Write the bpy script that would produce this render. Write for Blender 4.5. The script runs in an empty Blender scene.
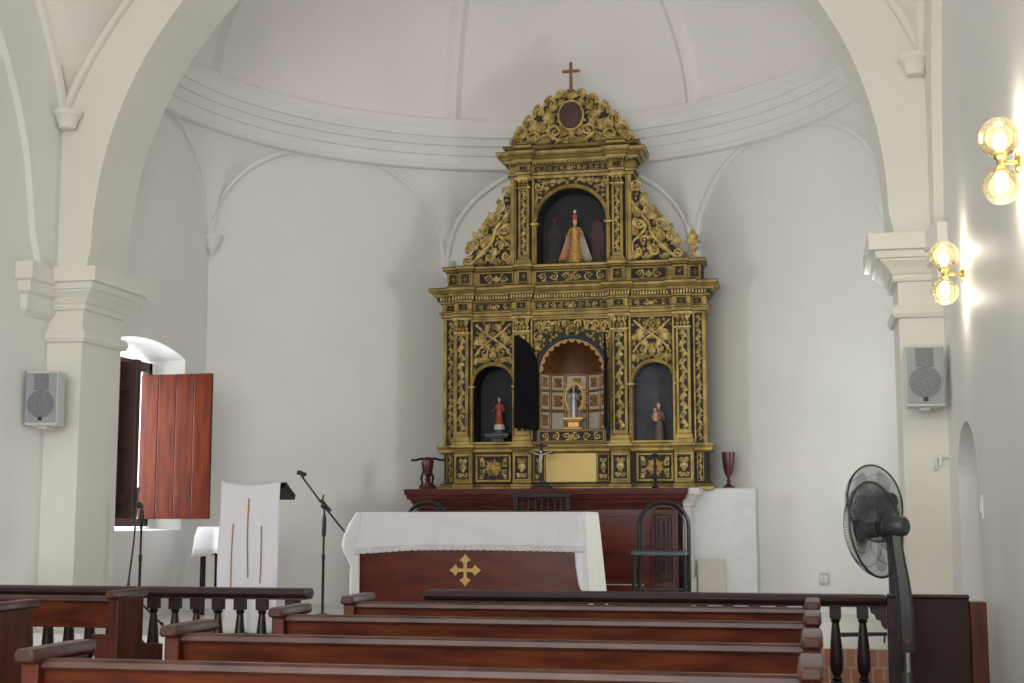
import bpy, math, random
from math import sin, cos, pi, sqrt, radians, atan, tan
from mathutils import Vector, Matrix

# ------------------------------------------------------------------ camera, world, lights, exposure
scn = bpy.context.scene
EYE = 1.30
cam = bpy.data.cameras.new('camera'); cam.sensor_width = 36; cam.lens = 1400 / 1024 * 36
cam.clip_start = 0.05; cam.clip_end = 200
co = bpy.data.objects.new('camera', cam); scn.collection.objects.link(co); scn.camera = co
co.location = (0, 0, EYE)
co.rotation_euler = (pi / 2 + atan(177.5 / 1400), 0, radians(12.1))

scn.view_settings.view_transform = 'Standard'; scn.view_settings.look = 'None'
scn.view_settings.gamma = 1; scn.view_settings.use_curve_mapping = False
scn.view_settings.exposure = 0.0

w = bpy.data.worlds.new('world'); scn.world = w; w.use_nodes = True
w.node_tree.nodes['Background'].inputs[0].default_value = (0.86, 0.93, 1.0, 1)
w.node_tree.nodes['Background'].inputs[1].default_value = 2.6

def area(name, loc, aim, sx, sy, power, col):
    l = bpy.data.lights.new(name, 'AREA'); l.shape = 'RECTANGLE'; l.size = sx; l.size_y = sy
    l.energy = power; l.color = col
    o = bpy.data.objects.new(name, l); scn.collection.objects.link(o); o.location = loc
    o.rotation_euler = (Vector(aim) - Vector(loc)).to_track_quat('-Z', 'Y').to_euler()
    return o
area('fill_nave_rear', (-2.25, -2.7, 2.6), (-2.25, 10, 3.0), 4.6, 4.6, 340, (1.0, 0.995, 0.97))  # added frontal fill behind the camera; the back wall has no doorway
area('fill_nave_left', (-5.1, 1.6, 3.2), (-1, 6.5, 2.6), 1.6, 1.8, 46, (0.93, 0.97, 1.0))  # added unseen fill from the nave's left side, no window in that wall
area('fill_nave_right', (0.6, -0.6, 3.4), (-4.2, 7.5, 2.8), 1.4, 1.8, 46, (0.96, 0.98, 1.0))  # added fill from the right, out of view; the wall is closed there
area('daylight_apse_window', (-6.15, 10.18, 1.95), (-3.5, 10.18, 1.7), 1.1, 1.2, 60, (0.93, 0.97, 1.0))
area('fill_apse_right', (0.55, 10.05, 2.1), (-3.5, 10.6, 2.6), 0.7, 1.2, 30, (0.93, 0.97, 1.0))  # added to brighten the apse, hidden past the right pier; no window opening
area('fill_dome', (-2.25, 10.1, 6.7), (-2.25, 10.4, 0), 1.3, 1.3, 9, (0.93, 0.97, 1.0))  # weak overhead fill added under the closed dome, which has no lantern

random.seed(7)
COL = scn.collection
AX = -2.25            # axis of nave and apse
YC = 10.13            # centre of the octagonal apse
AP = 2.92             # apothem
ZP = 0.54             # presbytery floor

# ------------------------------------------------------------------ materials
def mat(name, col, rough=0.6, metal=0.0, var=0.0, vscale=4.0, bump=0.0, bscale=30.0, col2=None, coat=0.0,
        stretch=(1, 1, 1), spec=0.5, trans=0.0, emis=None, estr=0.0, detail=4):
    m = bpy.data.materials.new(name); m.use_nodes = True
    nt = m.node_tree; b = nt.nodes['Principled BSDF']
    b.inputs['Base Color'].default_value = (*col, 1); b.inputs['Roughness'].default_value = rough
    b.inputs['Metallic'].default_value = metal; b.inputs['Coat Weight'].default_value = coat
    b.inputs['Coat Roughness'].default_value = 0.12
    b.inputs['Specular IOR Level'].default_value = spec
    b.inputs['Transmission Weight'].default_value = trans
    if emis: b.inputs['Emission Color'].default_value = (*emis, 1); b.inputs['Emission Strength'].default_value = estr
    tc = nt.nodes.new('ShaderNodeTexCoord'); mp = nt.nodes.new('ShaderNodeMapping')
    mp.inputs['Scale'].default_value = stretch
    nt.links.new(tc.outputs['Object'], mp.inputs['Vector'])
    if var > 0 or col2:
        n = nt.nodes.new('ShaderNodeTexNoise'); n.inputs['Scale'].default_value = vscale; n.inputs['Detail'].default_value = detail
        r = nt.nodes.new('ShaderNodeValToRGB'); nt.links.new(mp.outputs[0], n.inputs['Vector'])
        c2 = col2 if col2 else tuple(c * (1 - var) for c in col)
        r.color_ramp.elements[0].color = (*c2, 1); r.color_ramp.elements[1].color = (*col, 1)
        r.color_ramp.elements[0].position = 0.36; r.color_ramp.elements[1].position = 0.62
        nt.links.new(n.outputs[0], r.inputs[0]); nt.links.new(r.outputs[0], b.inputs['Base Color'])
    if bump > 0:
        n2 = nt.nodes.new('ShaderNodeTexNoise'); n2.inputs['Scale'].default_value = bscale; n2.inputs['Detail'].default_value = 5
        bp = nt.nodes.new('ShaderNodeBump'); bp.inputs['Strength'].default_value = bump; bp.inputs['Distance'].default_value = 0.02
        nt.links.new(mp.outputs[0], n2.inputs['Vector']); nt.links.new(n2.outputs[0], bp.inputs['Height'])
        nt.links.new(bp.outputs[0], b.inputs['Normal'])
    return m

def brick_mat(name, c1, c2, mortar, bw, bh, scale=1.0, off=0.0, rough=0.7, axis='XZ', msize=0.006, swap=False):
    m = bpy.data.materials.new(name); m.use_nodes = True
    nt = m.node_tree; b = nt.nodes['Principled BSDF']; b.inputs['Roughness'].default_value = rough
    tc = nt.nodes.new('ShaderNodeTexCoord'); sx = nt.nodes.new('ShaderNodeSeparateXYZ'); cx = nt.nodes.new('ShaderNodeCombineXYZ')
    nt.links.new(tc.outputs['Object'], sx.inputs[0])
    nt.links.new(sx.outputs[axis[0]], cx.inputs[0]); nt.links.new(sx.outputs[axis[1]], cx.inputs[1])
    k = nt.nodes.new('ShaderNodeTexBrick'); k.offset = off
    k.inputs['Color1'].default_value = (*c1, 1); k.inputs['Color2'].default_value = (*c2, 1); k.inputs['Mortar'].default_value = (*mortar, 1)
    k.inputs['Scale'].default_value = 1; k.inputs['Brick Width'].default_value = bw; k.inputs['Row Height'].default_value = bh
    k.inputs['Mortar Size'].default_value = msize
    nt.links.new(cx.outputs[0], k.inputs['Vector']); nt.links.new(k.outputs['Color'], b.inputs['Base Color'])
    return m

PLASTER = mat('white_plaster', (0.80, 0.80, 0.765), 0.75, var=0.045, vscale=1.3, bump=0.10, bscale=9)
PLASTER_R = mat('white_gloss_paint', (0.76, 0.76, 0.745), 0.5, var=0.06, vscale=1.6, bump=0.12, bscale=6, stretch=(1, 1, 0.25))
CREAM = mat('cream_plaster', (0.785, 0.775, 0.705), 0.75, var=0.05, vscale=1.3, bump=0.10, bscale=9)
DOME_M = mat('dome_plaster', (0.84, 0.81, 0.785), 0.8, var=0.06, vscale=0.9, bump=0.10, bscale=7)
STONE = mat('painted_stone', (0.62, 0.58, 0.55), 0.7, var=0.12, vscale=6, bump=0.1)
WOOD = mat('mahogany', (0.125, 0.029, 0.008), 0.42, col2=(0.055, 0.010, 0.005), vscale=3, stretch=(1.2, 8, 8), coat=0.0, spec=0.3, bump=0.03, bscale=8)
WOODV = mat('mahogany_upright', (0.10, 0.021, 0.010), 0.34, col2=(0.05, 0.010, 0.006), vscale=3, stretch=(8, 8, 1.2), coat=0.0, spec=0.3, bump=0.03, bscale=8)
WOODTOP = mat('worn_mahogany', (0.085, 0.032, 0.022), 0.36, col2=(0.04, 0.013, 0.010), vscale=4, stretch=(2, 6, 6), spec=0.45)
RAILW = mat('dark_rail_wood', (0.028, 0.011, 0.010), 0.36, col2=(0.016, 0.006, 0.006), vscale=4, stretch=(2, 6, 6), spec=0.35)
PANELW = mat('dark_panel_wood', (0.030, 0.010, 0.008), 0.5, spec=0.25, col2=(0.020, 0.008, 0.007), vscale=3, stretch=(6, 6, 1.2))
REDW = mat('red_altar_wood', (0.115, 0.019, 0.010), 0.27, col2=(0.07, 0.011, 0.007), vscale=2.5, stretch=(1.5, 5, 5), spec=0.3)
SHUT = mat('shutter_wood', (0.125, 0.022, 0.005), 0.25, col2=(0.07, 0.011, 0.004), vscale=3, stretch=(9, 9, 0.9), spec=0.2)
SHUTD = mat('shutter_wood_dark', (0.05, 0.014, 0.010), 0.4, col2=(0.03, 0.008, 0.006), vscale=3, stretch=(9, 9, 0.9))  # dark frame wood; on the unlit leaf its shade is put into the colour
GOLD = mat('old_gold', (0.39, 0.275, 0.072), 0.42, 0.25, col2=(0.20, 0.138, 0.038), vscale=9, bump=0.15, bscale=45, spec=0.4)
GOLDR = mat('carved_gold', (0.62, 0.46, 0.165), 0.40, 0.20, col2=(0.26, 0.18, 0.055), vscale=16, bump=0.2, bscale=70, spec=0.4)
GOLDP = mat('plain_gold_panel', (0.52, 0.39, 0.12), 0.42, 0.25, var=0.08, vscale=3)
GROUND = mat('carving_ground', (0.030, 0.020, 0.016), 0.7, var=0.4, vscale=8)
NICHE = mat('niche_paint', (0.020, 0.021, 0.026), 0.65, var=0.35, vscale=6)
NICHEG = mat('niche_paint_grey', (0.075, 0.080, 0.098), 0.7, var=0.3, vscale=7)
DOORB = mat('niche_door_black', (0.007, 0.007, 0.009), 0.8, spec=0.15, var=0.3, vscale=6)
SHELLB = mat('shell_wood', (0.17, 0.070, 0.022), 0.45, 0.1, var=0.4, vscale=6)
SHELLG = mat('coffer_gold', (0.36, 0.17, 0.05), 0.42, 0.25, var=0.3, vscale=12)
SCAL = mat('scallop_ochre', (0.46, 0.25, 0.09), 0.5, 0.1)
CREAMP = mat('coffer_white', (0.60, 0.57, 0.49), 0.6, var=0.1)
BRIGHTG = mat('bright_gilding', (0.85, 0.62, 0.22), 0.45, 0.3)
CLOTH = mat('white_cloth', (0.73, 0.725, 0.76), 0.85, bump=0.08, bscale=6)
CLOTHW = mat('warm_white_cloth', (0.72, 0.70, 0.64), 0.85, bump=0.08, bscale=6)
LACE = mat('lace_trim', (0.70, 0.69, 0.74), 0.9, var=0.25, vscale=70)
BLACK = mat('black_metal', (0.012, 0.012, 0.014), 0.35)
BLUEBLK = mat('blue_black_metal', (0.045, 0.062, 0.078), 0.4)
FANP = mat('charcoal_plastic', (0.035, 0.038, 0.042), 0.42)
FANB = mat('fan_blade_smoke', (0.20, 0.22, 0.25), 0.35)
FANB.node_tree.nodes['Principled BSDF'].inputs['Alpha'].default_value = 0.2
CHROME = mat('steel_tube', (0.45, 0.46, 0.48), 0.25, 0.9)
BRASS = mat('polished_brass', (0.72, 0.56, 0.22), 0.18, 1.0)
SPKW = mat('speaker_case', (0.60, 0.61, 0.60), 0.5)
SPKG = mat('speaker_grille', (0.33, 0.355, 0.37), 0.6)
SPKC = mat('speaker_cone_grille', (0.22, 0.235, 0.245), 0.6, var=0.3, vscale=60)
SWITCH = mat('switch_plastic', (0.72, 0.72, 0.70), 0.4)
OUTG = mat('socket_grey', (0.52, 0.52, 0.48), 0.5)
REDV = mat('dark_red_vase', (0.085, 0.014, 0.014), 0.28, coat=0.4)
DKV = mat('dark_carved_wood', (0.018, 0.010, 0.009), 0.45, spec=0.25)
SKIN = mat('painted_flesh', (0.62, 0.40, 0.30), 0.5)
HAIR = mat('painted_hair', (0.07, 0.035, 0.02), 0.6)
RED = mat('red_vestment', (0.42, 0.085, 0.050), 0.6, var=0.3, vscale=14)
ORANGE = mat('orange_lining', (0.55, 0.17, 0.06), 0.6)
WHITEV = mat('white_vestment', (0.72, 0.66, 0.58), 0.6, var=0.15, vscale=20)
BROWN = mat('brown_habit', (0.14, 0.085, 0.065), 0.6, var=0.3, vscale=12)
PINK = mat('pink_cloth', (0.55, 0.25, 0.20), 0.6)
TEAL = mat('dark_teal_mantle', (0.03, 0.075, 0.08), 0.5)
SILVER = mat('silver_grey_robe', (0.42, 0.42, 0.46), 0.35, 0.4)
MAROON = mat('dark_maroon_paint', (0.10, 0.035, 0.038), 0.6)
UMBER = mat('faded_green_paint', (0.055, 0.050, 0.040), 0.7, var=0.4, vscale=14)
PALEP = mat('faded_pale_paint', (0.11, 0.085, 0.05), 0.7)
MEDAL = mat('medallion_brown', (0.085, 0.032, 0.026), 0.6, var=0.45, vscale=22)
CROSSW = mat('light_cross_wood', (0.27, 0.10, 0.035), 0.5, var=0.4, vscale=20)
TANR = mat('tan_ribbon', (0.34, 0.20, 0.09), 0.7)
EMBL = mat('dull_gold_emblem', (0.46, 0.30, 0.09), 0.4, 0.35)
TILE = brick_mat('pale_floor_tile', (0.66, 0.64, 0.60), (0.62, 0.60, 0.56), (0.50, 0.48, 0.45), 0.4, 0.4, axis='XY', msize=0.004, rough=0.35)
NAVEF = brick_mat('clay_floor_tile', (0.30, 0.11, 0.06), (0.24, 0.085, 0.045), (0.35, 0.28, 0.22), 0.25, 0.25, axis='XY', msize=0.006)
BRICK = brick_mat('red_step_brick', (0.36, 0.13, 0.085), (0.40, 0.22, 0.15), (0.43, 0.33, 0.26), 0.062, 0.108, off=0.5, axis='XZ', msize=0.006)

def glass_mat():
    m = bpy.data.materials.new('amber_glass'); m.use_nodes = True; nt = m.node_tree
    nt.nodes.remove(nt.nodes['Principled BSDF'])
    t = nt.nodes.new('ShaderNodeBsdfTransparent'); t.inputs[0].default_value = (0.97, 0.90, 0.70, 1)
    g = nt.nodes.new('ShaderNodeBsdfGlossy'); g.inputs['Roughness'].default_value = 0.05; g.inputs[0].default_value = (1, 0.93, 0.75, 1)
    tl = nt.nodes.new('ShaderNodeBsdfTranslucent'); tl.inputs[0].default_value = (0.95, 0.80, 0.50, 1)
    lw = nt.nodes.new('ShaderNodeLayerWeight'); lw.inputs[0].default_value = 0.35
    m1 = nt.nodes.new('ShaderNodeMixShader'); m1.inputs[0].default_value = 0.05
    nt.links.new(t.outputs[0], m1.inputs[1]); nt.links.new(tl.outputs[0], m1.inputs[2])
    mx = nt.nodes.new('ShaderNodeMixShader'); nt.links.new(lw.outputs['Fresnel'], mx.inputs[0])
    nt.links.new(m1.outputs[0], mx.inputs[1]); nt.links.new(g.outputs[0], mx.inputs[2])
    nt.links.new(mx.outputs[0], nt.nodes['Material Output'].inputs[0])
    return m
AMBER = glass_mat()
BULB = mat('lit_bulb', (1, 1, 1), 0.5, emis=(1.0, 0.93, 0.78), estr=9)

# ------------------------------------------------------------------ mesh builder
class MB:
    def __init__(s): s.v = []; s.f = []
    def add(s, vs, fs):
        n = len(s.v); s.v += [tuple(p) for p in vs]; s.f += [tuple(i + n for i in q) for q in fs]; return s
    def box(s, x0, x1, y0, y1, z0, z1):
        return s.add([(x0,y0,z0),(x1,y0,z0),(x1,y1,z0),(x0,y1,z0),(x0,y0,z1),(x1,y0,z1),(x1,y1,z1),(x0,y1,z1)],
            [(0,3,2,1),(4,5,6,7),(0,1,5,4),(1,2,6,5),(2,3,7,6),(3,0,4,7)])
    def loft(s, rings, cap=True, close=False):
        n = len(rings[0]); vs = [p for r in rings for p in r]; fs = []
        m = len(rings)
        for i in range(m if close else m - 1):
            a = i * n; b = ((i + 1) % m) * n
            for j in range(n):
                k = (j + 1) % n; fs.append((a + j, a + k, b + k, b + j))
        if cap and not close: fs.append(tuple(range(n))[::-1]); fs.append(tuple((m - 1) * n + j for j in range(n)))
        return s.add(vs, fs)
    def prism(s, poly, y0, y1, plane='xz'):
        if plane == 'xz': a = [(x, y0, z) for x, z in poly]; b = [(x, y1, z) for x, z in poly]
        elif plane == 'yz': a = [(y0, x, z) for x, z in poly]; b = [(y1, x, z) for x, z in poly]
        else: a = [(x, z, y0) for x, z in poly]; b = [(x, z, y1) for x, z in poly]
        return s.loft([a, b])
    def grid(s, rows):
        n = len(rows[0]); vs = [p for r in rows for p in r]
        return s.add(vs, [(i*n+j, i*n+j+1, (i+1)*n+j+1, (i+1)*n+j) for i in range(len(rows)-1) for j in range(n-1)])
    def lathe(s, prof, c=(0, 0, 0), n=16, sx=1, sy=1, fl=0, flamp=0.0):
        rings = []
        for r, z in prof:
            rings.append([(c[0] + r*sx*cos(2*pi*j/n)*(1+(flamp*cos(fl*2*pi*j/n) if fl else 0)), c[1] + r*sy*sin(2*pi*j/n)*(1+(flamp*cos(fl*2*pi*j/n) if fl else 0)), c[2] + z) for j in range(n)])
        return s.loft(rings)
    def tube(s, path, rad, n=8, closed=False):
        P = [Vector(p) for p in path]; m = len(P)
        R = rad if isinstance(rad, (list, tuple)) else [rad] * m
        rings = []; prev = None
        for i in range(m):
            if closed: t = P[(i+1) % m] - P[i-1]
            else: t = P[min(i+1, m-1)] - P[max(i-1, 0)]
            if t.length < 1e-9: t = Vector((0, 0, 1))
            t.normalize()
            if prev is None:
                u = t.cross(Vector((0, 1, 0)));
                if u.length < 0.1: u = t.cross(Vector((1, 0, 0)))
            else: u = prev - t * prev.dot(t)
            u.normalize(); prev = u; w_ = t.cross(u)
            rings.append([tuple(P[i] + (u*cos(2*pi*j/n) + w_*sin(2*pi*j/n)) * R[i]) for j in range(n)])
        return s.loft(rings, close=closed)
    def ball(s, c, rx, ry=None, rz=None, n=14, m=8):
        ry = ry or rx; rz = rz or rx
        return s.lathe([(max(sin(pi*i/m), 0.01), -cos(pi*i/m)*rz) for i in range(m+1)], c, n, rx, ry)
    def xf(s, M):
        s.v = [tuple(M @ Vector(p)) for p in s.v]; return s
    def join(s, o): return s.add(o.v, o.f)
    def build(s, name, m, parent=None, off=(0,0,0), loc=None, smooth=False, bevel=0.0):
        me = bpy.data.meshes.new(name)
        me.from_pydata([(x-off[0], y-off[1], z-off[2]) for x, y, z in s.v], [], s.f)
        import bmesh
        bm = bmesh.new(); bm.from_mesh(me); bmesh.ops.recalc_face_normals(bm, faces=bm.faces); bm.to_mesh(me); bm.free()
        me.materials.append(m)
        if smooth:
            me.polygons.foreach_set('use_smooth', [True]*len(me.polygons))
            me.set_sharp_from_angle(angle=radians(40 if smooth is True else smooth))
        o = bpy.data.objects.new(name, me); COL.objects.link(o)
        if parent: o.parent = parent
        if loc: o.location = loc
        if bevel:
            b = o.modifiers.new('bevel', 'BEVEL'); b.width = bevel; b.segments = 2; b.limit_method = 'ANGLE'; b.angle_limit = radians(40)
        return o

def struct(o): o['kind'] = 'structure'; return o
def thing(name, label, cat, loc=(0,0,0), rz=0, group=None):
    o = bpy.data.objects.new(name, None); COL.objects.link(o); o.location = loc; o.rotation_euler.z = rz
    o.empty_display_size = 0.1
    return tag(o, label, cat, group)
def tag(o, label, cat, group=None):
    o['label'] = label; o['category'] = cat
    if group: o['group'] = group
    return o
def copy_tree(o, parent=None):
    c = o.copy(); COL.objects.link(c)
    if parent: c.parent = parent
    for ch in list(o.children): copy_tree(ch, c)
    return c
def arc(cx, cz, r, a0, a1, n, rz=None):
    rz = rz or r
    return [(cx + r*cos(a0 + (a1-a0)*i/n), cz + rz*sin(a0 + (a1-a0)*i/n)) for i in range(n+1)]
def sub(o, name, m, parent, **k): return o.build(name, m, parent, **k)

# ------------------------------------------------------------------ the room
XL, XR = AX - 3.07, AX + 3.07            # nave walls
PL, PR = AX - 2.80, AX + 2.80            # pier faces
ZI = 3.05                                # impost level
struct(MB().box(XL-.6, XR+.6, -3, 8.1, -.12, 0).build('floor', NAVEF))
pf = MB().box(XL-.4, XR+.4, 8.70, 13.4, 0.0, ZP).box(XL-.4, XR+.4, 8.685, 8.70, ZP-.006, ZP)
struct(pf.build('floor_presbytery', TILE))
XS = -3.0
st = MB().box(XS, XR, 8.66, 8.70, 0, ZP-.003).box(XS, XR, 8.36, 8.66, 0, .36).box(XS, XR, 8.06, 8.36, 0, .18)
struct(st.build('floor_steps', BRICK))

# nave side walls (left plain, right with arched doorway recess)
struct(MB().box(XL-.5, XL, -3, 9.57, 0, 6.6).build('wall_left', PLASTER))
dy0, dy1, dzs, dr = 7.52, 8.50, 1.50, 0.33
cy = (dy0+dy1)/2; hw = (dy1-dy0)/2
poly = [(-3,0),(dy0,0),(dy0,dzs)] + [(cy-hw*cos(pi*i/20), dzs+dr*sin(pi*i/20)) for i in range(1,20)] + [(dy1,dzs),(dy1,0),(9.57,0),(9.57,6.6),(-3,6.6)]
struct(MB().prism(poly, XR, XR+.5, 'yz').build('wall_right', PLASTER_R))
struct(MB().box(XR+.5, XR+.56, dy0-.2, dy1+.2, 0, 2.2).build('door_1', mat('blue_white_door', (0.55,0.62,0.64), 0.5)))
struct(MB().box(XL-.5, XR+.5, -3.2, -3.0, 0, 6.6).build('wall_back', PLASTER))

# triumphal arch wall
NA = 72
ZA = 3.23
ap = [(XL, 0), (PL, 0), (PL, ZI)] + [(AX - 2.76*cos(pi*i/NA), ZA + 2.76*sin(pi*i/NA)) for i in range(0, NA+1)] + [(PR, ZI), (PR, 0), (XR, 0), (XR, 7.9), (XL, 7.9)]
struct(MB().prism(ap, 9.0, 9.57).build('wall_arch', CREAM, smooth=20))

def ring_mold(x0, x1, y0, y1, prof):
    mb = MB(); rings = [[(x0-o*.88, y0-o*.88, z), (x1+o*.88, y0-o*.88, z), (x1+o*.88, y1+o*.88, z), (x0-o*.88, y1+o*.88, z)] for z, o in prof]
    return mb.loft(rings)
CAPP = [(2.775,.0),(2.78,.03),(2.80,.04),(2.82,.03),(2.825,.045),(2.86,.07),(2.90,.12),(2.91,.12),(2.915,.145),(2.955,.155),(2.96,.20),(3.06,.205),(3.065,.0)]
NECK = [(2.545,.0),(2.55,.03),(2.575,.045),(2.60,.045),(2.625,.03),(2.63,.0)]
struct(ring_mold(XL-.1, PL, 9.0, 9.57, CAPP).build('trim_1', CREAM))
struct(ring_mold(PR, XR+.1, 9.0, 9.57, CAPP).build('trim_2', CREAM))
struct(ring_mold(XL-.1, PL, 9.0, 9.57, NECK).build('trim_3', CREAM))
struct(ring_mold(PR, XR+.1, 9.0, 9.57, NECK).build('trim_4', CREAM))

# blind lateral arches with spandrels above their imposts; groin vault above
HV, RV = 3.02, 3.239
YB, HB = 5.97, 3.03
def zform(t): return ZI + sqrt(max(RV*RV - t*t, 0))
for side, x0, x1, nm, mm in ((-1, XL-.02, XL+.05, 'wall_left_spandrel', PLASTER), (1, XR-.06, XR+.02, 'wall_right_spandrel', CREAM)):
    top = []; bot = []
    N = 60
    mb = MB(); rows = []
    for i in range(N+1):
        t = -HB + 2*HB*i/N
        zb = ZI + (2.55*sqrt(1 - (t/2.74)**2) if abs(t) < 2.74 else 0)
        zt = 6.4
        rows.append([(x0, YB+t, zb), (x1, YB+t, zb), (x1, YB+t, zt), (x0, YB+t, zt)])
    mb.loft(rows); struct(mb.build(nm, mm, smooth=25))
    imp = MB().loft([[(x0-.0, YB+2.58-.0+.08-o, z), (x1+side*-.0 + (o if side<0 else 0), YB+2.66-o, z), (x1 + (o if side<0 else 0), 9.01, z), (x0 - (o if side>0 else 0), 9.01, z), ] for z, o in ((2.70,-.04),(2.74,.0),(2.84,.01),(2.86,.05),(2.93,.05),(2.94,.08),(3.06,.08))])
    struct(imp.build('trim_5' if side < 0 else 'trim_6', CREAM))
def vault(y0):
    rows = []
    for i in range(41):
        x = -HV-.02 + 2*(HV+.02)*i/40
        r = []
        for j in range(41):
            t = -HB + 2*HB*j/40
            z1 = sqrt(max(RV*RV-x*x, 0)); z2 = sqrt(max(RV*RV-(t*HV/HB)**2, 0))
            r.append((AX+x, y0+t, ZI+max(z1, z2)))
        rows.append(r)
    return rows
struct(MB().grid(vault(YB)).build('ceiling', CREAM, smooth=50))
struct(MB().grid(vault(YB-2*HB)).build('ceiling_rear', CREAM, smooth=50))
# vault ribs and corbels
rb = MB()
for X in (XL+.055, XR-.065):
    rb.tube([(X, YB + HB*cos(pi*i/48), ZI + sqrt(max(RV*RV - (HV*cos(pi*i/48))**2, 0)) - .015) for i in range(49)], .045, 8)
struct(rb.build('trim_7', CREAM, smooth=True))
fr = MB()
for y in (8.99,):
    path = [(AX + HV*cos(pi*i/48)*1.0, y, ZI + sqrt(max(RV*RV - (HV*cos(pi*i/48))**2, 0)) - .02) for i in range(49)]
    fr.tube(path, .035, 8)
struct(fr.build('trim_8', CREAM, smooth=True))
for k, sx in ((9, -1), (10, 1)):
    cb = MB().lathe([(.02,-.13),(.058,-.128),(.064,-.10),(.068,-.09),(.085,-.045),(.105,-.03),(.105,.0),(.04,.005)], (AX+sx*(HV-.07), 8.94, 4.22), 12)
    struct(cb.build('trim_%d' % k, CREAM, smooth=True))

# apse: octagon walls below, blended to the round cornice above
Z0, ZC = 3.77, 4.68
def za(psi):
    s_ = tan(psi)/tan(pi/8)
    return min(Z0 + .96*sqrt(max(1 - s_*s_, 0)), ZC)
def wall_pt(th, z):            # th measured from +Y, clockwise to +X
    k = round(th/(pi/4)); psi = th - k*pi/4
    r8 = AP/cos(psi); zz = za(psi)
    if z <= zz or ZC - zz < 1e-4: r = r8
    else:
        u = min((z-zz)/(ZC-zz), 1); r = r8 + (AP*0.995 - r8)*u**.65
    return (AX + r*sin(th), YC + r*cos(th), z)
ths = [radians(-104 + 208*i/200) for i in range(201)]
rows = [[wall_pt(t, Z0 + (ZC+.05-Z0)*j/22) for t in ths] for j in range(23)]
struct(MB().grid(rows).build('wall_apse_upper', PLASTER, smooth=60))
s2 = AP*tan(pi/8)
def corner(th): return (AX + AP/cos(pi/8)*sin(th), YC + AP/cos(pi/8)*cos(th))
def wallseg(name, t0, t1, th=.35):
    a = Vector(corner(t0)); b = Vector(corner(t1))
    if b.y < 9.3: b.y = 9.3
    d = (b-a).normalized(); nrm = Vector((-d.y, d.x))
    mid = (a+b)/2
    if (mid + nrm - Vector((AX, YC))).length < (mid - Vector((AX, YC))).length: nrm = -nrm
    a2 = a - d*.0 + nrm*th; b2 = b + nrm*th
    mb = MB().loft([[(p.x, p.y, z) for p in (a, b, b2, a2)] for z in (0.0, Z0)])
    return struct(mb.build(name, PLASTER))
wallseg('wall_apse_left', -3*pi/8, -pi/8)
wallseg('wall_apse_back', -pi/8, pi/8)
wallseg('wall_apse_right', pi/8, 3*pi/8)
wallseg('wall_apse_side_right', 3*pi/8, 5*pi/8)
# left side wall with the deep window
WX = AX - AP; TH = .62
wy0, wy1, wz0, wz1, wr = 9.58, 10.93, 1.21, 2.64, .09
hwin = [(9.3, 0), (9.3, Z0), (corner(-3*pi/8)[1]+.01, Z0), (corner(-3*pi/8)[1]+.01, 0)]
wc = (wy0+wy1)/2; wh = (wy1-wy0)/2
mb = MB()
def arched(y0, y1, z0, z1, r, n=16):
    c = (y0+y1)/2; h = (y1-y0)/2
    return [(y0, z0)] + [(c - h + 2*h*i/n, z1 + r*(1-(2*i/n-1)**2)) for i in range(n+1)] + [(y1, z0)]
inner = arched(wy0, wy1, wz0, wz1, wr); outer = arched(wy0+.10, wy1-.10, wz0+.03, wz1-.06, .05)
ri = [(WX, y, z) for y, z in inner]; ro = [(WX-TH, y, z) for y, z in outer]
mb.loft([ri, ro], cap=False)
ye = corner(-3*pi/8)[1]
for X, hole in ((WX, inner), (WX-TH, outer)):
    # frame around hole as a fan of quads to outer rectangle
    h = hole; n = len(h)
    top = h[1:-1]
    y0o, y1o = 9.3, ye + .02
    mb.add([(X, y0o, 0), (X, h[0][0], 0), (X, h[0][0], Z0), (X, y0o, Z0)], [(0,1,2,3)])
    mb.add([(X, h[-1][0], 0), (X, y1o, 0), (X, y1o, Z0), (X, h[-1][0], Z0)], [(0,1,2,3)])
    mb.add([(X, h[0][0], 0), (X, h[-1][0], 0), (X, h[-1][0], h[0][1]), (X, h[0][0], h[0][1])], [(0,1,2,3)])
    for a, b in zip(top[:-1], top[1:]):
        mb.add([(X, a[0], a[1]), (X, b[0], b[1]), (X, b[0], Z0), (X, a[0], Z0)], [(0,1,2,3)])
mb.add([(WX, 9.3, Z0), (WX, ye+.02, Z0), (WX-TH, ye+.02, Z0), (WX-TH, 9.3, Z0)], [(0,1,2,3)])
mb.add([(WX, 9.3, 0), (WX, 9.3, Z0), (WX-TH, 9.3, Z0), (WX-TH, 9.3, 0)], [(0,1,2,3)])
mb.add([(WX, ye+.02, 0), (WX, ye+.02, Z0), (WX-TH, ye+.02, Z0), (WX-TH, ye+.02, 0)], [(0,1,2,3)])
struct(mb.build('wall_apse_side_left', PLASTER))
# cornice ring
CP = [(4.645,.0),(4.645,.04),(4.66,.056),(4.68,.056),(4.695,.035),(4.705,.03),(4.78,.042),(4.785,.058),(4.865,.078),(4.87,.098),(4.94,.122),(4.945,.138),(5.02,.152),(5.032,.15),(5.034,.02)]
rings = []
for t in ths: rings.append([(AX + (AP*.995-o)*sin(t), YC + (AP*.995-o)*cos(t), z) for z, o in CP] + [(AX + (AP+.05)*sin(t), YC + (AP+.05)*cos(t), 5.03), (AX + (AP+.05)*sin(t), YC + (AP+.05)*cos(t), 4.645)])
struct(MB().loft(rings).build('trim_11', PLASTER, smooth=30))
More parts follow.
